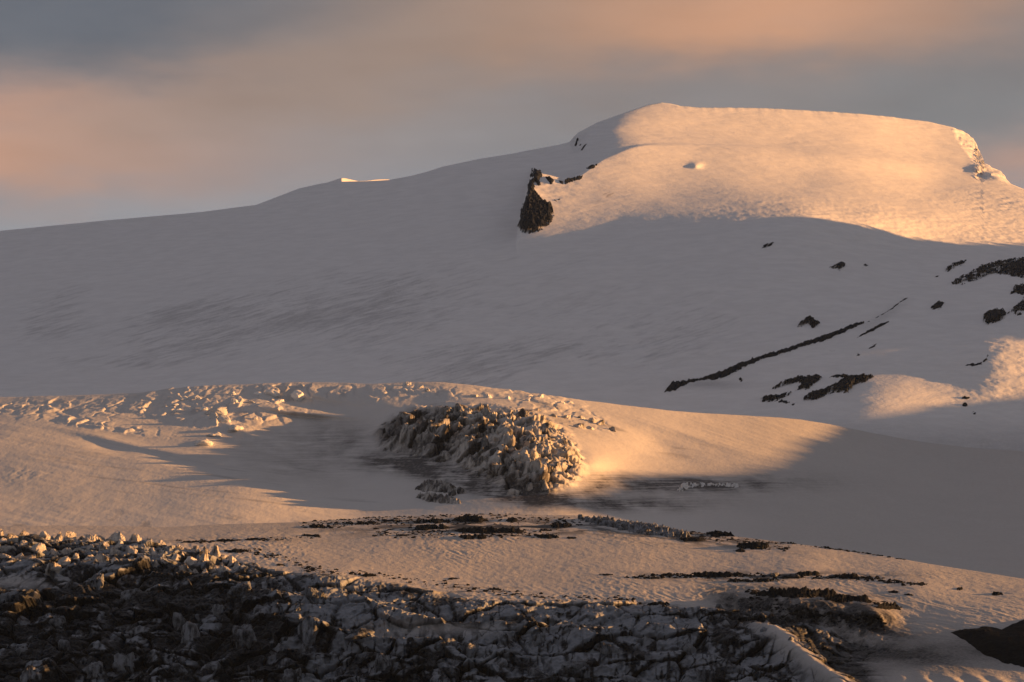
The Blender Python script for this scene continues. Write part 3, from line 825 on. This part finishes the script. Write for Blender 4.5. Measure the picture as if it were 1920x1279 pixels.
outcrop('rock_rib', C, [(1246, 734), (1262, 725), (1285, 718), (1312, 711), (1340, 707), (1362, 699), (1390, 685), (1425, 672), (1470, 659), (1505, 647), (1540, 637), (1572, 624), (1600, 610), (1630, 599)], 7, M_ROCK,
        'long diagonal rib of dark rock across the shaded slope', 'rock', None, seed=321, step=.9, soft=3.0, rag=3.0, stretch=(9, 3), rot=.42, line=[1.0, 7.0, 3.0, 1.2, 5.0, 5.5, 4.2, 3.0, 3.4, 3.0, 4.2, 3.4, 3.0, .4])
outcrop('rock_rib', C, [(1604, 636), (1620, 626), (1640, 615), (1655, 606), (1667, 601)], 5, M_ROCK,
        'short thin rib of dark rock beside upper end of diagonal rib', 'rock', None, seed=331, step=.9, soft=2.5, rag=1.8, stretch=(9, 3), rot=.5, line=[.2, 1.8, 2.6, 2.2, .5])
outcrop('rock_rib', C, [(1640, 594), (1668, 578), (1690, 564), (1704, 556)], 3, M_ROCK,
        'faint broken rock line at the top end of diagonal rib', 'rock', None, seed=333, step=.9, soft=2.5, rag=1.8, stretch=(7, 3), rot=.5, line=[.2, .8, 1.0, .8])
rsb = np.random.RandomState(5)
put_block('boulder', C, 1809, 759, 13, 9, M_ROCK, 'round dark boulder standing in the lit snow band at right', 'boulder', None, rsb, 'd', .35)

# ---- the crag on the mountain
crag = bpy.data.objects.new('rock_crag', None); COL.objects.link(crag)
tag(crag, 'dark rock crag jutting from the snow below the lit summit dome', 'crag')
outcrop('rock_face', C, [(997, 319), (994, 336), (990, 350), (986, 372), (979, 388), (975, 412), (970, 426), (982, 438), (1002, 437), (1018, 429), (1034, 416), (1040, 398), (1035, 388), (1024, 380), (1009, 368), (1001, 354), (1003, 340), (1004, 326)], 12, M_ROCK,
        seed=341, step=.7, soft=4, rag=3.6, stretch=(5, 12), rot=.5, parent=crag, bumpy=1.0, gap=(9, 12, 3))
for k, (pl, h) in enumerate([([(1000, 321), (1012, 322), (1018, 330), (1012, 338), (1014, 346), (1006, 346), (1000, 336)], 11), ([(1020, 331), (1030, 331), (1040, 337), (1034, 346), (1028, 339)], 6),
                             ([(1046, 338), (1062, 336), (1078, 332), (1092, 329), (1092, 335), (1076, 338), (1062, 343), (1050, 344)], 8), ([(1099, 317), (1108, 311), (1118, 306), (1120, 311), (1112, 317), (1102, 319)], 6), ([(1036, 374), (1044, 376), (1052, 372), (1044, 380)], 4)]):
    outcrop('crest_rock', C, pl, h, M_ROCK, seed=351 + k * 5, step=.7, soft=3, rag=1.8, stretch=(4, 6), parent=crag, bumpy=.9, gap=(2.5, 8, 8))
for k, (pl, h, lb) in enumerate([([(1077, 272), (1081, 262), (1085, 258), (1084, 264), (1080, 274)], 4, 'upper thin black rock streak on the snowy shoulder left of summit'),
                                 ([(1086, 272), (1091, 268), (1088, 275)], 3, 'tiny black rock fleck between two streaks on the snowy shoulder'),
                                 ([(1088, 284), (1093, 275), (1099, 269), (1100, 272), (1094, 280), (1091, 285)], 4, 'lower black rock streak on the snowy shoulder left of summit')]):
    outcrop('rock_outcrop', C, pl, h, M_ROCK, lb, 'rock', GR, seed=381 + k * 5, step=.6, soft=2, rag=.8, stretch=(3, 3))

# ---- seracs of the icefall knob
BR = np.random.RandomState(11)


def serac_field(poly, n, wr, seed, sheet, mat, label, group, aspect=(.7, 1.3), kinds='aab', sink=.3, gap=.5, taken=None, dy=0):
    for (a, b, w) in scatter(poly, n, wr, seed, gap, taken=taken):
        put_block('serac', sheet, a, b + dy, w, w * BR.uniform(*aspect), mat, label(a, b, w) if callable(label) else label, 'ice block', group, BR, kinds[BR.randint(len(kinds))], sink)


GK = 'ash-streaked ice blocks of the icefall knob'
tk = []
big_k = [(905, 838, 52, 44, 'tall round-topped ice block in the middle of the icefall knob'), (985, 828, 62, 36, 'broad pale ice block right of the tall round-topped block'), (820, 812, 70, 46, 'dark slanting ice wall at upper left of the icefall knob'),
         (1022, 848, 34, 32, 'rounded sunlit ice block near the right side of the knob'), (1022, 912, 34, 34, 'large rounded ice block at the foot of the knob, rightmost of three'), (992, 914, 22, 22, 'middle of three rounded ice blocks at knob foot'), (963, 922, 34, 22, 'left of three rounded ice blocks at knob foot'),
         (912, 778, 40, 34, 'steep dark ice block under the crest of the knob'), (945, 796, 36, 34, 'fluted ice block right of the steep dark crest block'), (865, 762, 34, 22, 'sunlit ice block topping the crest of the knob'), (760, 826, 34, 36, 'narrow ice tower with one lit edge at left of knob'),
         (955, 864, 44, 34, 'wide ice block in the lower middle of the knob'), (995, 866, 30, 28, 'pale ice block above the foot of the knob'), (930, 886, 40, 26, 'ash-covered slab at the lower edge of the knob')]
for (a, b, w, h, lb) in big_k:
    put_block('serac', B, a, b + h * .2, w, h, M_ICE_K, lb, 'ice block', GK, BR, 'ad'[BR.randint(2)], .58)
    tk.append((a, b, w))
KL = lambda a, b, w: ('small dark ice block on the shadowed left half of the knob' if a < 860 else 'small ice block along the crest of the icefall knob' if b < 790 else 'small ice block in the sunlit right half of the knob' if a > 980 else 'small ice block packed in the middle of the knob')
kc = np.array(KNOB).mean(0)
KNOB2 = [tuple(kc + (np.array(p) - kc) * .82) for p in KNOB]
serac_field(KNOB2, 22, (20, 44), 21, B, M_ICE_K, KL, GK, (.5, .8), 'aadd', .66, .8, tk)
serac_field([(985, 768), (1060, 772), (1110, 785), (1155, 800), (1150, 812), (1100, 806), (1050, 796), (1000, 786)], 11, (14, 28), 23, B, M_ICE_SUN, 'small ice block in the row trailing right of the knob', GK, (.4, .6), 'ad', .64, .6)
outcrop('ice_ridge', B, [(776, 918), (800, 906), (830, 907), (848, 916), (846, 926), (820, 924), (796, 922)], 12, M_ICE_K, 'upper dark ash-covered ice ridge below left of the knob', 'ice ridge', None, seed=701, step=1.0, soft=6, rag=3, stretch=(8, 5), bumpy=.9)
outcrop('ice_ridge', B, [(780, 934), (800, 928), (830, 932), (862, 940), (866, 946), (834, 945), (800, 941)], 10, M_ICE_K, 'lower dark ash-covered ice ridge below left of the knob', 'ice ridge', None, seed=703, step=1.0, soft=5, rag=3, stretch=(8, 5), bumpy=.9)
serac_field([(835, 918), (850, 914), (870, 924), (860, 934), (840, 930)], 3, (14, 26), 25, B, M_ICE_K, 'ice block at the right end of the dark ridges below knob', GK, (.5, .8), 'ad', .46, .6)
outcrop('ice_ridge', B, [(1269, 919), (1276, 908), (1290, 905), (1304, 907), (1340, 907), (1384, 908), (1386, 914), (1350, 911), (1305, 912), (1292, 913), (1284, 921)], 5, M_ICE_W, 'thin white ice sliver alone on the dark ash right of the knob', 'ice ridge', None, seed=707, step=.8, soft=3, rag=3.5, stretch=(6, 3), bumpy=1.0, gap=(4, 8, 4))
outcrop('ice_ridge', A, [(1094, 974), (1130, 972), (1170, 980), (1230, 988), (1290, 1001), (1296, 1008), (1250, 1006), (1200, 1000), (1150, 990), (1110, 981)], 9, M_ICE_SHADE, 'long brownish ice ridge lying along the crest of the plain', 'ice ridge', None, seed=705, step=1.0, soft=5, rag=4, stretch=(8, 4), bumpy=.9)
GW = 'pale ice blocks on the upper glacier'
serac_field([(730, 738), (745, 722), (800, 722), (870, 730), (960, 738), (1080, 752), (1110, 760), (1060, 762), (940, 748), (840, 746)], 11, (8, 18), 27, B, M_ICE_W, 'pale ice block on the crest behind the icefall knob', GW, (.45, .7), 'acd', .58, .7)
for (a, b, w, h, lb) in [(558, 742, 30, 22, 'pale wedge-shaped ice block with one sunlit face on glacier crest'), (512, 738, 26, 20, 'pale ice block left of the wedge-shaped block on the crest'), (405, 772, 52, 20, 'long rounded pale ice block on the upper glacier slope'), (420, 786, 28, 16, 'pale block just under the long rounded one'), (330, 760, 20, 10, 'small domed pale block at left end of the broken ice'),
                         (440, 802, 46, 16, 'low pale slab below the broken ice'), (380, 830, 34, 15, 'lone domed ice block on the lit slope'), (478, 786, 12, 10, 'small round ice block at the edge of the hollow'), (400, 815, 40, 12, 'flat pale slab just above the lone domed block')]:
    put_block('serac', B, a, b + h * .25, w, h, M_ICE_W, lb, 'ice block', GW, BR, 'd', .42, 1.3)
serac_field([(310, 765), (350, 735), (440, 726), (560, 722), (600, 735), (560, 756), (480, 770), (400, 790), (330, 778)], 14, (10, 26), 29, B, M_ICE_W, 'small pale ice block in broken ice near the glacier crest', GW, (.35, .55), 'cd', .58, .75)

# ---- seracs of the near icefall
GF = 'grey ice blocks of the near icefall'
tf = []
big_f = [(232, 1240, 62, 46, 'large pyramid of grey ice near the bottom left'), (178, 1258, 46, 36, 'blunt grey ice block just left of the large pyramid'), (362, 1196, 62, 42, 'broad grey ice block in deep shade right of the pyramid'), (395, 1248, 56, 30, 'low grey ice block between the broad block and bottom edge'), (340, 1165, 50, 40, 'dark-cracked ice block above the broad grey block'),
         (460, 1195, 64, 46, 'pale grey slab leaning in the middle of the icefall'), (575, 1180, 60, 60, 'tall flat-faced grey ice pillar'), (880, 1225, 50, 46, 'pointed grey ice block at bottom centre'), (940, 1245, 40, 30, 'small fan-shaped ice block right of the pointed one'), (120, 1060, 40, 26, 'sunlit ice block on the left rim of the icefall'), (150, 1035, 56, 26, 'long sunlit ice block near the rim of the icefall'),
         (250, 1040, 34, 24, 'sunlit peak of ice in the lit rim, right of the long block'), (360, 1058, 36, 24, 'rightmost large sunlit ice block of the rim'), (105, 1075, 50, 26, 'grey block half in shade below the sunlit rim'), (1080, 1245, 90, 34, 'wide grey ice slab at bottom right of the icefall'), (1330, 1222, 14, 16, 'small lit ice spike above the right end of the icefall'), (720, 1250, 50, 40, 'ash-streaked ice block at bottom centre left'), (640, 1255, 40, 34, 'grey ice block left of the ash-streaked one')]
for (a, b, w, h, lb) in big_f:
    put_block('serac', A, a, b + h * .2, w, h, M_ICE_SUN if 'sunlit' in lb else M_ICE_SHADE, lb, 'ice block', GF, BR, 'ad'[BR.randint(2)] if a > 240 else 'a', .5)
    tf.append((a, b, w))
serac_field([(-60, 1010), (60, 1006), (180, 1010), (300, 1024), (400, 1042), (480, 1066), (440, 1080), (330, 1076), (230, 1066), (120, 1050), (-60, 1045)], 62, (10, 34), 33, A, M_ICE_SUN, 'sunlit ice block on the crowded left rim of the icefall', GF, (.5, .85), 'aab', .56, .6, tf)
serac_field([(-60, 1045), (120, 1055), (300, 1080), (480, 1085), (600, 1120), (620, 1279), (-60, 1279)], 26, (20, 56), 35, A, M_ICE_SHADE, lambda a, b, w: 'shaded grey ice block on the ash-black slope at left' if a < 280 else 'shaded grey ice block piled under the ice wall', GF, (.45, .75), 'aadc', .66, .9, tf)
serac_field([(640, 1190), (800, 1200), (1000, 1190), (1250, 1180), (1330, 1200), (1380, 1279), (640, 1279)], 14, (20, 56), 37, A, M_ICE_SHADE, 'shaded grey ice block among the lower cliffs at centre', GF, (.4, .7), 'aadc', .66, .9, tf)
serac_field([(1300, 1140), (1400, 1140), (1450, 1170), (1520, 1225), (1500, 1250), (1400, 1200), (1300, 1180)], 10, (8, 20), 39, A, M_ICE_SHADE, 'small half-lit ice block on the dark ground at right of icefall', GF, (.5, .8), 'acd', .45, .8)
serac_field([(1105, 972), (1150, 976), (1210, 988), (1290, 1003), (1285, 1012), (1200, 1000), (1140, 990), (1100, 982)], 16, (10, 26), 41, A, M_ICE_SHADE, 'brownish ice block in the ridge along the plain crest', 'ice blocks of the moraine ridge', (.5, .75), 'adc', .46, .6)
for (a, b, w, h, lb) in [(1487, 1084, 40, 9, 'low pale ice lump in the second moraine band'), (1448, 1081, 24, 8, 'small pale ice lump left of the low pale one'), (1560, 1083, 26, 8, 'pale ice lump at right end of second moraine band'), (1088, 974, 16, 13, 'pointed pale ice lump on the crest of the plain')]:
    put_block('serac', A, a, b, w, h, M_ICE_SHADE, lb, 'ice block', 'ice blocks of the moraine ridge', BR, 'c', .3)

# ---- debris mounds of the moraine bands
GM = 'dark moraine mounds on the lit ice plain'
MOUND = [(880, 975, 64, 15, 'tallest black debris mound on the crest of the plain'), (813, 978, 72, 9, 'long low black mound left of the tallest one'), (730, 976, 36, 5, 'small black mound left of the long low one'), (677, 981, 62, 7, 'flat black mound near the left end of the crest band'), (600, 988, 52, 8, 'black mound at left end of the crest band'), (585, 1004, 36, 5, 'short dark strip below the left end mound'),
         (807, 990, 78, 11, 'black mound in the second row under the crest'), (915, 997, 130, 13, 'widest black debris spread in the middle of the plain top'), (888, 1009, 60, 10, 'ragged dark mound below the widest spread'), (1027, 1006, 46, 8, 'dark flat mound right of the ragged one'), (1070, 1008, 22, 4, 'little dark strip right of the flat mound'), (960, 976, 22, 9, 'small pointed mound on the crest right of the tallest'),
         (1053, 986, 44, 9, 'dark mound at the left foot of the ice ridge'), (1023, 994, 26, 5, 'thin dark mound between spread and ridge'), (757, 1004, 26, 4, 'thin dark strip on the open plain at centre left'), (375, 1017, 60, 6, 'dark strip just right of the sunlit icefall rim'), (426, 1015, 42, 5, 'dark strip second from the icefall rim'), (482, 1013, 36, 5, 'dark strip farthest from the icefall rim'),
         (1350, 1002, 54, 13, 'black mound on the crest at the end of the ice ridge'), (1300, 1013, 50, 9, 'dark mound under the end of the ice ridge'), (1413, 1026, 64, 15, 'black hump below the crest, farther right'), (1387, 1033, 24, 6, 'small black lump touching the black hump'), (1550, 1023, 13, 6, 'single black bump on the right skyline of the plain'), (1476, 1013, 14, 3, 'tiny black bump left of the single skyline bump'),
         (1604, 1033, 20, 3, 'first tiny black fleck down the right skyline'), (1628, 1037, 14, 4, 'round black fleck down the right skyline'), (1650, 1041, 16, 3, 'last black fleck down the right skyline'), (1347, 1079, 130, 10, 'long black mound heading the second moraine band'), (1412, 1090, 110, 7, 'black streak under the long black mound'), (1513, 1077, 44, 9, 'dark knoll behind the low pale ice lump'),
         (1592, 1083, 40, 10, 'dark knoll right of the pale ice lumps'), (1630, 1085, 54, 6, 'thin dark mound along the second band'), (1682, 1092, 60, 5, 'thin tapering mound near the end of the second band'), (1724, 1095, 42, 3, 'final thin strip of the second band'), (1262, 1078, 62, 6, 'dark strip leading into the second band'), (1192, 1084, 62, 5, 'thin dark strip at the left start of the second band'),
         (1228, 1084, 22, 4, 'small dark lump between two thin strips'), (1137, 1078, 26, 3, 'faint short strip alone on the plain'), (1799, 1104, 14, 6, 'small black cone on the right part of the plain'), (1870, 1114, 24, 6, 'black mound nearest the right edge of plain'), (1675, 1110, 22, 5, 'short black mound below the second band'), (1702, 1116, 24, 4, 'short black strip just right of the short mound'),
         (1497, 1118, 150, 17, 'broad black ridge topping the dark hummock'), (1592, 1127, 92, 13, 'black right shoulder of the dark hummock'), (1664, 1140, 44, 12, 'scattered black rocks right of the dark hummock'), (930, 1106, 28, 5, 'small brown mound on the plain above the cliffs'), (690, 1079, 34, 6, 'dark lump at the left end of cliff rim'), (850, 1085, 24, 3, 'thin dark fleck on the plain above cliff centre'),
         (1236, 1137, 40, 8, 'black mound on the cliff rim at right'), (509, 1043, 24, 5, 'dark fleck right of the icefall rim, upper'), (526, 1060, 20, 4, 'dark fleck right of the icefall rim, lower'), (443, 1036, 40, 7, 'dark debris strip at the right tip of the icefall rim')]
for k, (a, b, w, h, lb) in enumerate(MOUND):
    pl = []
    rs = np.random.RandomState(k + 70)
    for t in np.linspace(0, 2 * math.pi, 18, endpoint=False):
        rr = 1 + rs.uniform(-.18, .18)
        pl.append((a + w / 2 * math.cos(t) * rr, b + max(1.6, h * .36) * math.sin(t) * rr))
    outcrop('debris_mound', A, pl, max(1.8, h * .52), M_ASH, lb, 'debris mound', GM, seed=500 + k * 3, step=1.0 if w < 60 else 1.3, soft=max(1.5, h * .22), rag=1.6, stretch=(14, 2.5), bumpy=.8, gap=(2.5, 14, 3) if w > 50 else None)

# ---- loose rubble along the moraine bands: far too many stones to count
o = outcrop('hill', A, [(1783, 1186), (1800, 1181), (1830, 1178), (1855, 1175), (1878, 1181), (1895, 1172), (1930, 1158), (2060, 1140), (2060, 1262), (1960, 1256), (1920, 1250), (1880, 1242), (1842, 1226), (1806, 1200)], 11, M_HILL, seed=901, step=1.3, soft=22, rag=2.0, stretch=(20, 12), bumpy=.12)
tag(o, kind='structure')
d3, f3 = ico(2)
rs = np.random.RandomState(77)
VV = []; FF = []; nv = 0
lines = [([(560, 985), (700, 976), (860, 972), (1000, 975), (1090, 980)], 900, 11), ([(700, 1000), (860, 1000), (1050, 1002)], 500, 9), ([(1090, 972), (1290, 1002), (1440, 1022), (1480, 1026)], 500, 8), ([(1440, 1014), (1600, 1034), (1700, 1049)], 90, 2.0), ([(1190, 1082), (1340, 1079), (1500, 1081), (1620, 1086), (1730, 1096)], 600, 5),
         ([(1400, 1112), (1500, 1116), (1600, 1126), (1690, 1142)], 420, 7), ([(560, 1066), (700, 1078), (860, 1100), (1000, 1120), (1200, 1128)], 420, 7), ([(320, 1018), (500, 1013), (600, 1004)], 160, 4), ([(1400, 1130), (1560, 1160), (1660, 1170)], 300, 14), ([(440, 1030), (520, 1046), (600, 1070)], 160, 8)]
for pts, n, sp in lines:
    L = np.array(pts, float); seg = np.hypot(*(L[1:] - L[:-1]).T); cum = np.concatenate([[0], np.cumsum(seg)])
    t = rs.uniform(0, cum[-1], n)
    qx = np.interp(t, cum, L[:, 0]); qy = np.interp(t, cum, L[:, 1]) + np.clip(rs.normal(0, sp * .5, n), -sp, sp)
    P = A.at(qx, qy)
    for p in P:
        s = .35 + .95 * rs.uniform() ** 3 * 2
        q = d3 * (1 + .35 * rs.normal(size=(len(d3), 1)) * .5) * np.array([s * rs.uniform(.8, 1.8), s * rs.uniform(.8, 1.5), s * rs.uniform(.5, 1.0)]) + p
        VV.append(q); FF.append(f3 + nv); nv += len(d3)
tag(mesh_from('rubble', np.concatenate(VV), np.concatenate(FF), M_ASH, smooth=False), 'loose dark stones strewn along the moraine bands of the ice plain', 'rubble', None, 'stuff')
# ================================================================== unseen shade-casting HILLS beyond the right edge, ground, sky, sun, air
RX = 3300.0
RIDGE = [(0, 380), (3200, 420), (4000, 500), (4380, 590), (4464, 645), (4616, 790), (4760, 800), (4944, 836), (5148, 830), (5300, 850), (5492, 880), (5655, 910), (5825, 932), (5996, 972), (6110, 983), (6210, 990), (6260, 1050), (6330, 1138), (6400, 1270), (6500, 1350), (6680, 1480), (6827, 1540), (7233, 1640), (7300, 1640), (7380, 1590), (7450, 1535), (7600, 1500), (7850, 1490), (8034, 1530), (8200, 1600), (8425, 1690), (8633, 1750), (11000, 1500)]  # crest heights of the unseen ridge, shaped to cast the shade on the slopes


def build_shadow_ridge():
    ys = np.arange(-200, 11000, 8.0)
    us = np.linspace(-1, 1, 61)
    X, Y = np.meshgrid(us, ys)
    top = np.interp(Y, *np.array(RIDGE, float).T)
    w = np.where(X < 0, 900, 1500)
    Xw = RX + X * w
    Z = top - (top + 60) * (np.abs(X) ** 1.25)
    n = fbm(Xw / 300, Y / 300, 0, 5, 301, ridge=True)
    Z = Z + (n - .4) * 90 * np.abs(X) * (1.05 - np.abs(X)) * 3 + 6 * fbm(Xw / 60, Y / 60, 0, 3, 302)
    rug = .35 + 1.5 * sstep(6900, 7500, Y)
    Z = Z + (1 - np.abs(X)) ** 6 * rug * (22 * fbm(Xw / 200, Y / 130, 0, 3, 303) + 46 * fbm(Xw / 60, Y / 30, 0, 3, 304))  # jagged crest added to soften the edge of its shadow
    o = mesh_from('shadow_hills', np.stack([Xw, Y, Z], -1).reshape(-1, 3), grid_faces(*X.shape), M_SNOW, {'dirt_shade': sstep(-.1, .3, n).reshape(-1)})
    tag(o, kind='structure')
    return o


build_shadow_ridge()

m, nt, bs = new_mat('valley_ground')
tc = nd(nt, 'ShaderNodeTexCoord').outputs['Object']
nt.links.new(mix_n(nt, noise_node(nt, tc, .01, 6, .6), (.03, .03, .03), (.12, .115, .11)), bs.inputs['Base Color'])
gx, gy = np.meshgrid(np.linspace(-4800, 4800, 61), np.linspace(-1500, 12500, 61))
gz = -75 + 8 * fbm(gx / 500, gy / 500, 0, 3, 320)
tag(mesh_from('ground', np.stack([gx, gy, gz], -1).reshape(-1, 3), grid_faces(61, 61), m), kind='structure')

# ---- sky
wd = bpy.data.worlds.new('World'); SC.world = wd; wd.use_nodes = True
nt = wd.node_tree; nt.nodes.clear()
wo = nd(nt, 'ShaderNodeOutputWorld'); bg = nd(nt, 'ShaderNodeBackground')
nt.links.new(bg.outputs[0], wo.inputs[0])
sky = nd(nt, 'ShaderNodeTexSky'); sky.sky_type = 'NISHITA'; sky.sun_disc = False
sky.sun_elevation = SUN_EL; sky.sun_rotation = math.pi / 2 + SUN_AZ
sky.altitude = 300; sky.dust_density = 2.0
SKY_STR = 0.06
tcw = nd(nt, 'ShaderNodeTexCoord').outputs['Generated']
sep = nd(nt, 'ShaderNodeSeparateXYZ'); nt.links.new(tcw, sep.inputs[0])
dx_, dz_ = sep.outputs[0], sep.outputs[2]
mapn = nd(nt, 'ShaderNodeMapping'); mapn.inputs['Scale'].default_value = (1, 1, 3.4); mapn.inputs['Rotation'].default_value = (0, .22, 0)
nt.links.new(tcw, mapn.inputs[0])


def wnoise(scale, off):
    mp = nd(nt, 'ShaderNodeMapping'); mp.inputs['Location'].default_value = (off, off * .7, off * 1.3)
    nt.links.new(mapn.outputs[0], mp.inputs[0])
    n = nd(nt, 'ShaderNodeTexNoise'); n.inputs['Scale'].default_value = scale; n.inputs['Detail'].default_value = 5; n.inputs['Roughness'].default_value = .5
    nt.links.new(mp.outputs[0], n.inputs['Vector'])
    return math_n(nt, 'SUBTRACT', n.outputs['Fac'], .5)


w1 = wnoise(9.0, 3.1); w2 = wnoise(24.0, 8.7)
warp = math_n(nt, 'ADD', math_n(nt, 'MULTIPLY', w1, .03), math_n(nt, 'MULTIPLY', w2, .02))
zz = math_n(nt, 'ADD', dz_, warp)
xx = math_n(nt, 'ADD', dx_, math_n(nt, 'MULTIPLY', w1, .05))


def dirxz(px, py):
    p = at(px, py, 1.0); p = p / np.linalg.norm(p)
    return float(p[0]), float(p[2])


def blob(px, py, sx, sy, slope=0.0):
    """soft cloud bank centred on a direction; sx, sy in thousandths of a radian"""
    cx, cz = dirxz(px, py)
    u = math_n(nt, 'DIVIDE', math_n(nt, 'SUBTRACT', xx, cx), sx / 1000.0)
    vv = math_n(nt, 'SUBTRACT', math_n(nt, 'SUBTRACT', zz, cz), math_n(nt, 'MULTIPLY', math_n(nt, 'SUBTRACT', xx, cx), slope))
    vv = math_n(nt, 'DIVIDE', vv, sy / 1000.0)
    e = math_n(nt, 'ADD', math_n(nt, 'MULTIPLY', u, u), math_n(nt, 'MULTIPLY', vv, vv))
    return math_n(nt, 'POWER', 2.71828, math_n(nt, 'MULTIPLY', e, -1.0))


def lin(r, g, b, k=1.0):
    f = lambda c: (c / 255 / 12.92) if c / 255 <= .04045 else ((c / 255 + .055) / 1.055) ** 2.4
    return (f(r) * k, f(g) * k, f(b) * k)


EXPO = 1.15
SKYGAIN = 1.10
K = SKYGAIN * 2 ** -EXPO
deck = mix_n(nt, ramp_n(nt, zz, .16, .23), lin(144, 145, 151, K), lin(112, 110, 114, K))      # grey-blue cloud deck, paler low down
col = mix_n(nt, ramp_n(nt, dz_, .25, .45), deck, lin(128, 115, 114, K))
for (bx, by, sx, sy, sl, c, s) in BLOBS:
    col = mix_n(nt, math_n(nt, 'MULTIPLY', blob(bx, by, sx, sy, sl), s), col, lin(*c, K))
wisp = ramp_n(nt, math_n(nt, 'ADD', math_n(nt, 'MULTIPLY', wnoise(48.0, 5.5), .6), math_n(nt, 'MULTIPLY', wnoise(14.0, 2.2), 1.5)), -.5, .5)
col = mix_n(nt, wisp, mix_n(nt, .035, col, (0, 0, 0)), mix_n(nt, .03, col, (.5, .47, .46)))
# higher up and all round: broken cloud over the clear sky
cov = ramp_n(nt, wnoise(3.0, 1.7), -.22, .06)
clear = nd(nt, 'ShaderNodeVectorMath', operation='SCALE'); clear.inputs[3].default_value = SKY_STR
nt.links.new(sky.outputs[0], clear.inputs[0])
up = ramp_n(nt, dz_, .30, .6)
cloudfac = math_n(nt, 'SUBTRACT', 1.0, math_n(nt, 'MULTIPLY', up, math_n(nt, 'SUBTRACT', 1.0, math_n(nt, 'MULTIPLY', cov, .75))))
cloudfac = math_n(nt, 'MULTIPLY', cloudfac, .9)
fin = mix_n(nt, cloudfac, clear.outputs[0], col)
nt.links.new(fin, bg.inputs[0]); bg.inputs[1].default_value = 1.0

# ---- sun
sl = bpy.data.lights.new('sun', 'SUN'); sl.energy = SUN_E; sl.angle = math.radians(.5); sl.color = SUN_COL
so = bpy.data.objects.new('sun', sl); COL.objects.link(so)
so.rotation_euler = Vector(-SUN).to_track_quat('-Z', 'Y').to_euler()

# ---- air
if HAZE > 0:
    mh = bpy.data.materials.new('air'); mh.use_nodes = True; ht = mh.node_tree; ht.nodes.clear()
    ho = nd(ht, 'ShaderNodeOutputMaterial'); pv = nd(ht, 'ShaderNodeVolumePrincipled')
    pv.inputs['Density'].default_value = HAZE; pv.inputs['Color'].default_value = (.42, .60, .95, 1); pv.inputs['Anisotropy'].default_value = .25
    ht.links.new(pv.outputs[0], ho.inputs['Volume'])
    x0, x1, y0, y1, z0, z1 = -4900, 4900, -1600, 12600, -95, 2150
    V = np.array([(x, y, z) for z in (z0, z1) for y in (y0, y1) for x in (x0, x1)], float)
    Fh = np.array([(0, 2, 3, 1), (4, 5, 7, 6), (0, 1, 5, 4), (2, 6, 7, 3), (0, 4, 6, 2), (1, 3, 7, 5)])
    tag(mesh_from('haze', V, Fh, mh, smooth=False), kind='stuff')

SC.view_settings.view_transform = 'Standard'
SC.view_settings.look = 'None'
SC.view_settings.exposure = EXPO
SC.view_settings.gamma = 1.0
SC.render.engine = 'CYCLES'
SC.cycles.use_denoising = True
SC.cycles.max_bounces = 6
SC.cycles.diffuse_bounces = 3
SC.cycles.volume_bounces = 1
